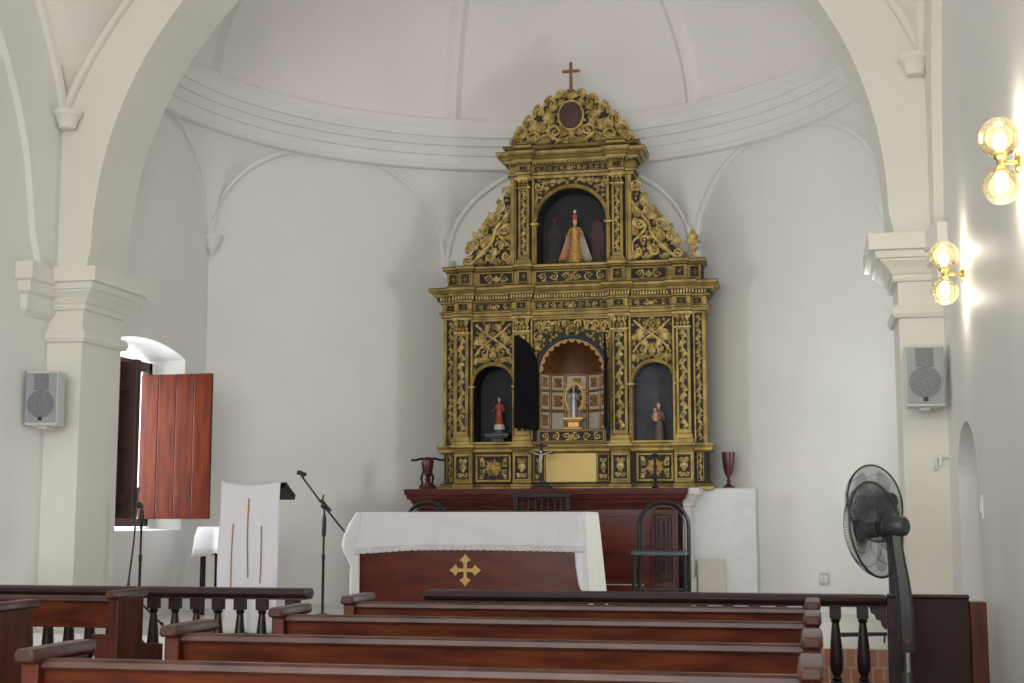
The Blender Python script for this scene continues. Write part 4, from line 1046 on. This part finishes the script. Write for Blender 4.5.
# ------------------------------------------------------------------ chairs behind the table
def metal_chair(label, loc, rz, group):
    t = thing('metal_chair', label, 'chair', loc, rz, group)
    w_ = .20
    pa = [(-w_, .16, 0), (-w_, .17, .45), (-w_, .18, .70)] + [(-w_*cos(pi*i/14), .19, .70+.20*sin(pi*i/14)) for i in range(15)] + [(w_, .18, .70), (w_, .17, .45), (w_, .16, 0)]
    MB().tube(pa, .017, 8).build('back_frame', BLACK, t, smooth=True)
    for x in (-w_, w_): MB().tube([(x, -.20, 0), (x, -.19, .30), (x, -.18, .48)], .015, 8).build('leg', BLACK, t, smooth=True)
    MB().tube([(-w_+.03, .17, .45), (-w_+.03, .185, .70)] + [(-(w_-.03)*cos(pi*i/12), .19, .70+.165*sin(pi*i/12)) for i in range(13)] + [(w_-.03, .17, .45)], .006, 6).build('inner_bow', BLACK, t, smooth=True)
    MB().box(-w_-.02, w_-.0, -.215, .17, .475, .51).build('seat', BLUEBLK, t, bevel=.010)
    MB().tube([(-w_, -.19, .22), (w_, -.19, .22)], .008, 6).build('stretcher', BLACK, t)
metal_chair('black metal chair with round-topped back in front of the altar, right side', (-1.195, 11.25, ZP), 0, None)
metal_chair('black metal chair whose arched back just shows above the altar table, left', (-3.16, 11.2, ZP-.0), 0, None)
t = thing('wooden_chair', 'dark wooden chair with spindle back behind the middle of the altar table', 'chair', (-2.21, 11.3, ZP))
for x in (-.22, .22):
    MB().box(x-.02, x+.02, .18, .22, 0, .97).build('back_post', DKV, t, bevel=.004); MB().box(x-.02, x+.02, -.20, -.16, 0, .46).build('leg', DKV, t, bevel=.004)
MB().box(-.25, .25, .17, .23, .935, .98).build('top_rail', DKV, t, bevel=.006)
MB().box(-.22, .22, .185, .215, .56, .60).build('lower_rail', DKV, t, bevel=.004)
for i in range(7): MB().lathe([(.010,.60),(.016,.66),(.010,.72),(.017,.80),(.010,.86),(.012,.935)], (-.165+.055*i, .2, 0), 8).build('spindle', DKV, t, smooth=True)
MB().box(-.24, .24, -.22, .22, .44, .48).build('seat', DKV, t, bevel=.008)

# ------------------------------------------------------------------ altar table with cloth
TX0, TX1, TY0, TY1, TZ = -3.285, -1.60, 9.90, 10.50, .81
t = thing('altar_table', 'dark red wooden altar table with a gold cross on its front', 'table', ((TX0+TX1)/2, (TY0+TY1)/2, ZP))
hx, hy = (TX1-TX0)/2, .30
MB().box(-hx, hx, -hy, hy, .76, .80).build('table_top', REDW, t, bevel=.004)
MB().box(-hx+.02, hx-.03, -hy+.0, -hy+.03, .02, .76).build('front_panel', REDW, t, bevel=.003)
for s_ in (-1, 1): MB().box(s_*(hx-.05)-.02, s_*(hx-.05)+.02, -hy+.03, hy-.02, .0, .76).build('side_panel', REDW, t, bevel=.003)
def cross_poly(r):
    pts = []
    for k in range(4):
        a = k*pi/2
        def q(u, v): return (u*cos(a)-v*sin(a), u*sin(a)+v*cos(a))
        pts += [q(.10*r, -.10*r), q(.45*r, -.12*r), q(.62*r, -.38*r), q(.72*r, -.22*r), q(r, 0), q(.72*r, .22*r), q(.62*r, .38*r), q(.45*r, .12*r)]
    return pts
ez = .395
mb = MB().prism([(x, z+ez) for x, z in cross_poly(.118)], -hy-.010, -hy+.002); mb.xf(Matrix.Translation((-2.465-(TX0+TX1)/2, 0, 0))).build('cross_emblem', EMBL, t, bevel=.003)
# cloth
cl = MB(); cx, cyy = (TX0+TX1)/2, (TY0+TY1)/2
ZT = ZP + .806
def fold(u, k=1): return .006*sin(u*9*k)+.004*sin(u*23*k+1)
# front drop
NX = 80
def sheet(rows, name, m, par, th=.004):
    o = MB().grid(rows).build(name, m, par, smooth=True); s_ = o.modifiers.new('s', 'SOLIDIFY'); s_.thickness = th; s_.offset = 1; return o
ct = thing('altar_cloth', 'white lace-edged cloth draped over the altar table', 'tablecloth', (cx, cyy, ZT))
front = []
for j in range(10):
    v_ = j/9; r = []
    for i in range(NX+1):
        u = i/NX; x = -hx-.006 + u*(2*hx+.012)
        drop = .255 + .022*max(0, 1-u*4) - .012*sin(u*pi) + .004*sin(u*40)*0
        z = -drop*v_
        y = -hy-.012 - v_*(.006+fold(u*6)*.8 + .006*sin(u*26+v_*2))*(.3+v_)
        y += -.010*math.exp(-((u-.45-.35*v_)*9)**2)*sin(v_*pi) + .008*math.exp(-((u-.30-.3*v_)*12)**2)*sin(v_*pi)
        r.append((x, y, z if j else 0))
    front.append(r)
top = [[(x, -hy-.012 + (2*hy+.02)*k/4, .0015) for x in [(-hx-.006 + i/NX*(2*hx+.012)) for i in range(NX+1)]] for k in range(4, 0, -1)]
sheet(top + front, 'cloth_top', CLOTH, ct)
lace = []
for j in range(4):
    r = []
    for i in range(NX*3+1):
        u = i/(NX*3); x = -hx-.006 + u*(2*hx+.012); drop = .255 + .022*max(0, 1-u*4) - .012*sin(u*pi)
        sc_ = abs(sin(u*110))*.006 if j == 3 else 0
        r.append((x, -hy-.019 - (.006+fold(u*6)*.8+.006*sin(u*26+2)), -drop+.008 - .010*j - sc_))
    lace.append(r)
sheet(lace, 'lace_edge', LACE, ct, .003)
# right side drop
rs = []
for j in range(14):
    v_ = j/13; r = []
    for i in range(31):
        u = i/30; y = -hy-.012 + u*(2*hy+.02)
        x = hx+.008 + v_*.06*(.5+.5*u) + v_*.014*sin(u*14) 
        r.append((x, y + (-.012*v_), .0015 - (.725)*v_ if j else .0015))
    rs.append(r)
sheet(rs, 'side_drop', CLOTHW, ct)
fr_ = []
for j in range(12):     # corner fold falling at the front right
    v_ = j/11; r = []
    for i in range(9):
        u = i/8; r.append((hx+.01 - (1-u)*(.055+.035*sin(v_*pi*.8)) + v_*.03, -hy-.022-.012*sin(u*pi*2)*v_ - .006*(1-u), -.02 - .56*v_*(1 - .12*(1-u)**2)))
    fr_.append(r)
sheet(fr_, 'corner_fold', CLOTH, ct)
lf = []
for j in range(16):
    v_ = j/15; r = []
    for i in range(25):
        u = i/24; y = -hy-.012 + u*(2*hy+.02)
        bul = .11*sin(min(v_/.42, 1)*pi/2) - (.07*min((v_-.42)/.2, 1) if v_ > .42 else 0)
        r.append((-hx-.006 - bul*(1-.35*u) - .010*sin(u*15)*v_, y, .0015 - .66*v_))
    lf.append(r)
sheet(lf, 'side_drop', CLOTH, ct)
fl_ = []
for j in range(12):
    v_ = j/11; r = []
    for i in range(7):
        u = i/6
        bul = .105*sin(min(v_/.42, 1)*pi/2) - (.07*min((v_-.42)/.2, 1) if v_ > .42 else 0)
        r.append((-hx-.006 - bul*(1-u) + .035*u, -hy-.018-.010*sin(u*pi), -.01 - .60*v_))
    fl_.append(r)
sheet(fl_, 'corner_fold', CLOTH, ct)

# ------------------------------------------------------------------ draped lectern
t = thing('lectern', 'lectern completely hung with a white cloth, a dark desk corner showing', 'lectern', (-3.67, 8.94, ZP)); t.scale = (.9, .9, .965)
MB().box(-.20, .10, -.02, .12, 0, .96).build('body', DKV, t, bevel=.005)
MB().box(-.24, .185, -.10, .12, -.02, .02).xf(Matrix.Translation((.03, .10, .985)) @ Matrix.Rotation(radians(-22), 4, 'X')).build('desk', DKV, t, bevel=.003)
c = thing('lectern_cloth', 'long white cloth with three thin tan lines hanging from the lectern', 'cloth', (-3.675, 8.87, ZP)); c.scale = (.9, .9, .965)
rows = []
for j in range(30):
    v_ = j/29; r = []
    for i in range(41):
        u = i/40; wl, wr_ = -.235 - .03*v_, .235 - .05*v_ + .03*v_*v_
        x = wl + (wr_-wl)*u
        y = -.02 + .030*v_*sin(u*13+v_*1.5)*(.25+v_) + .010*sin(u*30+v_*6)*v_ + .008*sin(v_*9+u*4)
        z = 1.035 - 1.02*v_ - (.02*sin(u*pi) if v_ < .05 else 0) + (.012*(1-v_) if u < .06 else 0)
        r.append((x, y-.03, z))
    rows.append(r)
sheet([[(-.235+.43*i/40, .30, .97) for i in range(41)], [(-.235+.45*i/40, .12, 1.045) for i in range(41)]] + rows, 'drape', CLOTH, c)
def ribbon(x, z0, z1, w_=.005):
    mb = MB(); N = 24; L_, R_ = [], []
    rr = []
    for j in range(N+1):
        z = z1 + (z0-z1)*j/N; v_ = (1.035-z)/1.02; xx = x - .01*v_
        wl, wr_ = -.235 - .03*v_, .235 - .05*v_ + .03*v_*v_; u = (xx-wl)/(wr_-wl)
        y = -.02 + .030*v_*sin(u*13+v_*1.5)*(.25+v_) + .010*sin(u*30+v_*6)*v_ + .008*sin(v_*9+u*4)
        rr.append([(xx-w_, y-.040, z), (xx+w_, y-.040, z), (xx+w_, y-.034, z), (xx-w_, y-.034, z)])
    mb.loft(rr); o = mb.build('tan_ribbon', TANR, c)
ribbon(-.01, .385, .93); ribbon(-.125, .26, .755); ribbon(.10, .35, .74)

# small side table with white cloth
t = thing('side_table', 'small dark side table in the corner under the window, left of the lectern', 'table', (-4.66, 10.72, ZP))
MB().box(-.17, .17, -.17, .17, .66, .69).build('table_top', DKV, t, bevel=.004)
for sx in (-1, 1):
    for sy in (-1, 1): MB().box(sx*.14-.018, sx*.14+.018, sy*.14-.018, sy*.14+.018, 0, .66).build('leg', DKV, t, bevel=.003)
c = thing('table_cloth', 'white cloth hanging over the small side table in the corner', 'tablecloth', (-4.66, 10.72, ZP+.691))
rows = []
for k, (off, z) in enumerate(((.0, .004), (.10, .004), (.175, .004), (.180, -.02), (.185, -.08), (.19, -.15), (.20, -.20))):
    r = []
    for i in range(49):
        a = 2*pi*i/48; cc, ss = cos(a), sin(a); m_ = max(abs(cc), abs(ss)); r.append((off*cc/m_*1.0 + (.012*sin(a*9) if k > 3 else 0), off*ss/m_ + (.012*cos(a*7) if k > 3 else 0), z - (.03*abs(sin(2*a)) if k == 6 else 0)))
    rows.append(r)
sheet(rows, 'drape', CLOTH, c)

# ------------------------------------------------------------------ microphone stands
t = thing('microphone_stand', 'black boom microphone stand between the draped lectern and the altar table', 'microphone stand', (-3.80, 10.62, ZP))
MB().lathe([(.085,0),(.085,.012),(.03,.025),(.014,.03)], (0,0,0), 18).build('base', BLACK, t, smooth=True)
MB().lathe([(.011,.02),(.011,.44),(.014,.445),(.014,.48),(.009,.485),(.009,.62),(.016,.625),(.019,.66),(.019,.76),(.012,.79),(.009,.80),(.009,.86)], (0,0,0), 12).build('pole', BLACK, t, smooth=True)
MB().tube([(-.175, -.02, 1.085), (.0, -.02, .865), (.185, -.02, .655)], .008, 8).tube([(-.02, -.02, .91), (.06, -.02, .82)], .014, 8).build('boom', BLACK, t, smooth=True)
MB().ball((0, -.02, .87), .025, .025, .03, 10, 6).tube([(-.01, -.02, .885), (.0, -.02, .95)], .007, 6).build('clamp', BLACK, t, smooth=True)
MB().tube([(-.175, -.02, 1.085), (-.185, -.02, 1.115)], [.012, .016], 8).tube([(-.22, -.02, 1.13), (-.15, -.02, 1.11)], [.020, .014], 10).build('microphone_clip', BLACK, t, smooth=True)
t = thing('microphone_stand', 'folded black tripod microphone stand in front of the open window', 'microphone stand', (-4.80, 9.50, ZP))
MB().lathe([(.010,.05),(.010,.45),(.013,.46),(.013,.50),(.008,.505),(.008,.70),(.016,.71),(.017,.80),(.013,.82),(.009,.83),(.009,.87)], (0,0,0), 12).build('pole', BLACK, t, smooth=True)
for a in (radians(-10), radians(115), radians(235)):
    MB().tube([(0, 0, .17), (.20*cos(a), .20*sin(a), .015)], .008, 8).ball((.205*cos(a), .205*sin(a), .014), .014, .014, .014, 8, 5).build('leg', BLACK, t, smooth=True)
MB().tube([(-.03, -.01, .96), (-.045, -.02, .60), (-.075, -.03, .27)], [.008, .007, .008], 8).tube([(-.03, -.01, .96), (-.028, -.01, .99)], .012, 8).tube([(-.07, -.03, .30), (-.078, -.03, .25)], .011, 8).build('boom', BLACK, t, smooth=True)
MB().ball((-.02, -.005, .86), .024, .02, .024, 10, 6).build('clamp', BLACK, t, smooth=True)
t = thing('microphone_stand', 'low black microphone boom lying on the platform behind the rail at right', 'microphone stand', (.30, 8.98, ZP))
MB().tube([(-.17, 0, .055), (.13, 0, .065)], [.014, .011], 8).build('pole', BLACK, t, smooth=True)
MB().tube([(.13, 0, .065), (.155, 0, .115), (.175, 0, .12)], .009, 8).tube([(-.17, 0, .055), (-.17, .09, .008)], .007, 6).tube([(-.17, 0, .055), (-.17, -.09, .008)], .007, 6).tube([(.10, 0, .06), (.10, .05, .008)], .006, 6).build('leg', BLACK, t, smooth=True)

# ------------------------------------------------------------------ balustrade rails
BALP = [(.017,.10),(.021,.14),(.026,.20),(.024,.28),(.014,.36),(.013,.38),(.019,.395),(.013,.41)]
def baluster(par, x):
    mb = MB().box(x-.03, x+.03, -.03, .03, .41, .535)
    mb.lathe([(.020,.535),(.027,.545),(.018,.553),(.018,.56),(.027,.575),(.032,.60),(.032,.64),(.027,.71),(.019,.79),(.017,.805),(.024,.818),(.018,.828)], (x, 0, 0), 12)
    mb.box(x-.027, x+.027, -.027, .027, .828, .905).lathe(BALP, (x, 0, 0), 12).box(x-.026, x+.026, -.026, .026, .05, .10)
    return mb.build('baluster', RAILW, par, smooth=30)
def rail(label, x0, x1, xs, loc, closed_right=False):
    t = thing('balustrade', label, 'railing', loc)
    prof = [(-.055,.885),(-.055,.893),(-.072,.90),(-.078,.915),(-.072,.93),(-.050,.942),(.050,.942),(.072,.93),(.078,.915),(.072,.90),(.055,.893),(.055,.885)]
    rings = [[(x, a*k, .91+(b-.91)*k) for a, b in prof] for x, k in ((x0, .75), (x0+.006, .95), (x0+.02, 1), (x1-.02, 1), (x1-.006, .95), (x1, .75))]
    MB().loft(rings).build('handrail', RAILW, t, smooth=30)
    MB().box(x0+.02, x1-.02, -.04, .04, 0, .055).build('bottom_rail', RAILW, t, bevel=.004)
    b0 = baluster(t, 0)
    for i, x in enumerate(xs):
        o = b0 if i == 0 else b0.copy()
        if i: COL.objects.link(o); o.parent = t
        o.location = (x, 0, 0)
    return t
YR = 7.0
t = rail('turned dark wooden balustrade at the left, ending beside the centre opening', -1.36, 1.36, [1.098-.1225*i for i in range(20)], (-3.935, YR, 0))
MB().box(1.235, 1.30, -.035, .035, 0, .89).build('end_post', RAILW, t, bevel=.004)
t = rail('turned dark wooden balustrade behind the right-hand pews', -1.14, 1.133, [1.022-.1268*i for i in range(17)], (-.81, YR, 0))
MB().box(-1.13, -1.08, -.035, .035, 0, .89).build('end_post', RAILW, t, bevel=.004)
MB().prism([(1.132, .89), (1.132, .78), (1.125, .78), (1.11, .795), (1.105, .82), (1.085, .825), (1.075, .85), (1.06, .855), (1.055, .89)], -.025, .025).build('bracket', RAILW, t, bevel=.003)
# panelled gate section to the right wall
t = thing('rail_panel', 'solid dark wooden panel section closing the rail against the right wall', 'panel', (.56, YR, 0))
MB().box(-.19, .14, -.02, .02, .04, .93).build('board', PANELW, t, bevel=.003)
MB().box(-.235, -.17, -.04, .04, 0, .93).build('bracket_post', RAILW, t, bevel=.003)
MB().box(.14, .215, -.05, .04, 0, .915).build('end_post', WOODV, t, bevel=.005)
MB().box(-.233, .14, -.045, .045, .93, .945).build('cap_rail', RAILW, t, bevel=.004)
MB().box(-.17, .14, -.03, -.02, .04, .12).build('bottom_rail', PANELW, t, bevel=.003)

# ------------------------------------------------------------------ pews
def pew(label, cx, y0, L, group, side=0):
    t = thing('pew', label, 'pew', (cx, y0, 0), 0, group)
    h = L/2
    for s_ in (-1, 1):
        x = s_*(h-.028)
        o = MB().prism([(0, 0), (0, .915), (.27, .915), (.27, .70), (.30, .68), (.50, .66), (.52, 0)], x-.026, x+.026, 'yz').build('end_panel', WOODV, t, bevel=.005)
        pr = [(-.028, .915), (-.034, .925), (-.032, .945), (-.026, .953), (.026, .953), (.032, .945), (.034, .925), (.028, .915)]
        MB().loft([[(x+a*k, y, .935+(b-.935)*k) for a, b in pr] for y, k in ((-.035, .6), (-.03, .85), (-.015, 1), (.295, 1), (.31, .85), (.315, .6))]).build('armrest', WOODTOP, t, smooth=30)
    pr = [(-.012, .895), (-.018, .903), (-.016, .918), (-.006, .925), (.022, .925), (.034, .918), (.036, .905), (.030, .895)]
    MB().loft([[(x, a+.03, b) for a, b in pr] for x in (-h+.05, h-.05)]).build('top_rail', WOODTOP, t, smooth=30)
    MB().loft([[(x, .028, .90), (x, .052, .90), (x, .075, .77), (x, .05, .77)] for x in (-h+.05, h-.05)]).build('backrest', WOOD, t, bevel=.003)
    MB().loft([[(x, .050, .77), (x, .073, .77), (x, .115, .48), (x, .09, .48)] for x in (-h+.05, h-.05)]).build('lower_back', WOOD, t, bevel=.003) if side == 0 else None
    MB().box(-h+.05, h-.05, .10, .50, .42, .45).build('seat', WOOD, t, bevel=.006)
    return t
names = ['nearest of the four right-hand pews, along the bottom edge', 'second right-hand pew, counted from the nearest one', 'third right-hand pew, just behind the front row', 'front-row right-hand pew, closest to the balustrade']
for i, y in enumerate((3.50, 4.36, 5.30, 6.17)):
    pew('long polished dark wooden pew, ' + names[i], -1.05, y, 2.12, 'right-hand pews')
def left_pew(label, y):
    L = 2.0; t = pew(label, -3.32-L/2, y, L, 'left-hand pews', 1)
    h = L/2
    MB().prism([(h-.055, .74), (h-.16, .74), (h-.10, .45), (h-.055, .45)], .03, .06).build('corner_bracket', WOODV, t, bevel=.003)
    return t
left_pew('dark wooden pew at the left directly before the balustrade', 6.36)
left_pew('dark wooden pew at the left edge, behind the front left pew', 5.33)

# ------------------------------------------------------------------ wall speakers
def speaker(label, loc, rz, group):
    t = thing('wall_speaker', label, 'speaker', loc, rz, group)
    MB().prism([(-.115, -.14), (.115, -.14), (.10, .03), (-.10, .03)], 0, .375, 'xy').build('case', SPKW, t, bevel=.008)
    MB().box(-.108, .108, -.148, -.138, .018, .36).build('grille', SPKG, t, bevel=.004)
    MB().box(-.052, .052, -.151, -.146, .24, .352).build('tweeter_grille', SPKC, t, bevel=.002)
    MB().lathe([(.095,0),(.095,.004),(.01,.005)], (0,0,0), 28).xf(Matrix.Translation((0, -.147, .145)) @ Matrix.Rotation(pi/2, 4, 'X')).build('woofer_grille', SPKC, t)
    MB().box(-.014, .014, -.156, -.148, .032, .058).build('badge', BLACK, t, bevel=.003)
    MB().box(-.05, .05, -.02, .12, .14, .22).box(-.03,.03,-.10,.02,-.02,.005).build('bracket', SPKW, t)
speaker('grey-white loudspeaker on the left pier of the arch', (-5.205, 8.86, 1.94), radians(8), 'speakers')
speaker('grey-white loudspeaker on the right pier of the arch', (.665, 8.86, 1.97), radians(3), 'speakers')

# ------------------------------------------------------------------ wall lamps
def wall_lamp(label, x, y, z, group, k=1.0):
    t = thing('wall_lamp', label, 'lamp', (XR-.001, y, z), 0, group)
    MB().lathe([(.045,0),(.048,.008),(.040,.018),(.015,.02)], (0,0,0), 20).xf(Matrix.Rotation(-pi/2, 4, 'Y')).build('wall_plate', BRASS, t, smooth=True)
    d = -(XR-x)
    MB().tube([(0, 0, 0), (d, 0, 0)], .008, 10).build('arm', BRASS, t, smooth=True)
    ud, ld = .085, -.082
    MB().lathe([(.006,-.045),(.022,-.04),(.024,-.022),(.014,-.01),(.014,.010),(.026,.02),(.026,.04),(.006,.045)], (d, 0, 0), 14).build('socket', BRASS, t, smooth=True)
    for s_, r in ((1, .080), (-1, .072)):
        g = MB().ball((d, 0, s_*(r+.022)), r, r, r, 28, 16).build('glass_globe', AMBER, t, smooth=60)
        MB().lathe([(.010,.0),(.016,.02),(.026,.045),(.026,.06),(.016,.078),(.004,.084)], (0, 0, 0), 14).xf(Matrix.Translation((d, 0, s_*.035)) @ Matrix.Diagonal((1, 1, s_, 1))).build('bulb', BULB, g, smooth=True)
        l = bpy.data.lights.new('bulb_light', 'POINT'); l.energy = 3.2; l.color = (0.93, .97, 1.0); l.shadow_soft_size = .03
        lo = bpy.data.objects.new('bulb_light', l); COL.objects.link(lo); lo.parent = g; lo.location = (d, 0, s_*.125)
wall_lamp('brass wall lamp with two amber glass globes, nearest the camera', .745, 5.60, 2.675, 'wall lamps')
wall_lamp('brass wall lamp with two amber glass globes, nearest the arch', .715, 7.72, 2.60, 'wall lamps')

# ------------------------------------------------------------------ pedestal fans
def fan(label, loc, rz, hz, group):
    t = thing('pedestal_fan', label, 'fan', loc, 0, group)
    hd = thing_part = None
    dirv = Vector((sin(rz), cos(rz), 0))
    M = Matrix.Translation((-.03, 0, hz)) @ Matrix.Rotation(-rz, 4, 'Z') @ Matrix.Rotation(radians(-7), 4, 'X')   # local +Y = blowing direction
    sh = Vector((dirv.x*-.0, 0, 0))
    MB().lathe([(.20,0),(.205,.012),(.19,.03),(.06,.045),(.03,.06),(.028,.30)], (0,0,0), 28).build('base', FANP, t, smooth=True)
    MB().lathe([(.016,.28),(.016,.76 + hz - 1.265)], (0,0,0), 12).build('steel_pole', CHROME, t, smooth=True)
    MB().lathe([(.025,.28),(.026,.60),(.020,.61)], (0,0,0), 12).build('sleeve', FANP, t, smooth=True)
    rr = []
    for z, w_, d, ox in ((.70+hz-1.265, .035, .03, .0), (.72+hz-1.265, .036, .035, 0), (.90+hz-1.265, .036, .04, .0), (1.02+hz-1.265, .032, .04, -.01), (hz-.08, .026, .035, -.03), (hz-.04, .03, .03, -.03)):
        cxx = -dirv.x*.0 + ox*1.0; rr.append([(cxx+w_*a, d*b, z) for a, b in ((-1,-.6),(-.6,-1),(.6,-1),(1,-.6),(1,.6),(.6,1),(-.6,1),(-1,.6))])
    MB().loft(rr).build('neck', FANP, t, smooth=40)
    MB().box(-.007, .007, -.040, -.030, .745+hz-1.265, .76+hz-1.265).build('indicator_light', mat('fan_red_mark', (.25,.03,.03), .5), t)
    off = .10
    mo = MB(); mo.lathe([(.01,-.035),(.036,-.033),(.047,-.022),(.051,-.0),(.051,.03),(.045,.05),(.035,.055)], (0,0,0), 20).xf(M @ Matrix.Translation((0, -.02, 0)) @ Matrix.Rotation(-pi/2, 4, 'X')).build('motor_housing', FANP, t, smooth=True)
    MB().lathe([(.042,.0),(.034,.02),(.045,.03),(.045,.04),(.01,.04)], (0,0,0), 20).xf(M @ Matrix.Translation((0, .03, 0)) @ Matrix.Rotation(-pi/2, 4, 'X')).build('rear_collar', FANP, t, smooth=True)
    R0 = .222
    def cage(depth, sgn, y0, n=104, hub=.05):
        mb = MB()
        prof = [(hub, sgn*depth), (.10, sgn*depth*.97), (.15, sgn*depth*.88), (.19, sgn*depth*.62), (.215, sgn*depth*.28), (R0, 0)]
        for i in range(n):
            a = 2*pi*i/n
            mb.tube([(r*cos(a+.18*(r/R0)), y0+y, r*sin(a+.18*(r/R0))) for r, y in prof], .0012, 3)
        for r, y in ((.10, sgn*depth*.97), (.165, sgn*depth*.80)):
            mb.tube([(r*cos(2*pi*i/40), y0+y, r*sin(2*pi*i/40)) for i in range(40)], .0015, 4, closed=True)
        return mb
    Mc = M @ Matrix.Translation((0, .105, 0))
    cage(.055, -1, 0).xf(Mc).build('rear_grille', FANP, t)
    g = cage(.085, 1, 0).xf(Mc).build('front_grille', FANP, t)
    MB().tube([(R0*cos(2*pi*i/56), 0, R0*sin(2*pi*i/56)) for i in range(56)], .0055, 8, closed=True).xf(Mc).build('outer_ring', FANP, t, smooth=True)
    MB().lathe([(.052,0),(.052,.008),(.045,.014),(.01,.016)], (0,0,0), 20).xf(Mc @ Matrix.Translation((0, .08, 0)) @ Matrix.Rotation(-pi/2, 4, 'X')).build('front_badge', FANP, t, smooth=True)
    MB().lathe([(.038,-.03),(.038,.03),(.02,.045)], (0,0,0), 18).xf(Mc @ Matrix.Translation((0, .01, 0)) @ Matrix.Rotation(-pi/2, 4, 'X')).build('blade_hub', FANP, t, smooth=True)
    for k in range(5):
        rows = []
        for i in range(9):
            r = .03 + .165*i/8; wv = .22 + .30*sin(pi*(i/8)**.8*.8)
            rows.append([(r*cos(a), .010 + .028*(a-0)/.6*1.0 - .01, r*sin(a)) for a in [(-wv + 2*wv*j/6) for j in range(7)]])
        b = MB().grid(rows).xf(Mc @ Matrix.Rotation(2*pi*k/5+.3, 4, 'Y')).build('blade', FANB, t, smooth=True)
        s_ = b.modifiers.new('s', 'SOLIDIFY'); s_.thickness = .002
    return t
fan('black pedestal fan turned to the left, standing before the dark rail panel', (.395, 6.72, 0), radians(-57), 1.265, 'pedestal fans')
fan('black pedestal fan farther back, facing the pews, half hidden behind the nearer fan', (.41, 7.80, 0), radians(-132), 1.515, 'pedestal fans').scale = (.9, .9, .92)

# ------------------------------------------------------------------ small fittings
o = MB().box(-.055, .055, -.006, .006, -.05, .05).build('wall_socket', OUTG, None, bevel=.004)
th_ = pi/4; dW = AP - .008
px = .071; yv = 13.05 - (px - (AX + s2)) 
o.location = (px-.005, yv-.005, .812); o.rotation_euler.z = -pi/4
MB().box(-.04, -.005, -.012, -.004, -.03, .03).box(.005, .04, -.012, -.004, -.03, .03).build('socket_face', SWITCH, o, bevel=.002)
tag(o, 'pale double wall socket low on the right wall of the apse', 'socket')
o = MB().box(-.004, .004, -.045, .045, -.06, .06).build('light_switch', SWITCH, None, loc=(XR-.004, 7.36, 1.36), bevel=.002)
MB().box(-.009, -.004, -.015, .015, -.025, .025).build('rocker', SWITCH, o); tag(o, 'white light switch on the right wall beside the arched recess', 'switch')
o = MB().tube([(.06, 0, .02), (.0, 0, .02), (-.012, 0, .012), (-.012, 0, -.05), (-.03, 0, -.06), (-.03, 0, -.03)], .007, 8).box(.0, .02, -.01, .01, -.03, .04).build('wall_hook', SWITCH, None, loc=(.755, 8.985, 1.655), smooth=True)
tag(o, 'small white metal hook on the right pier below the loudspeaker', 'hook')
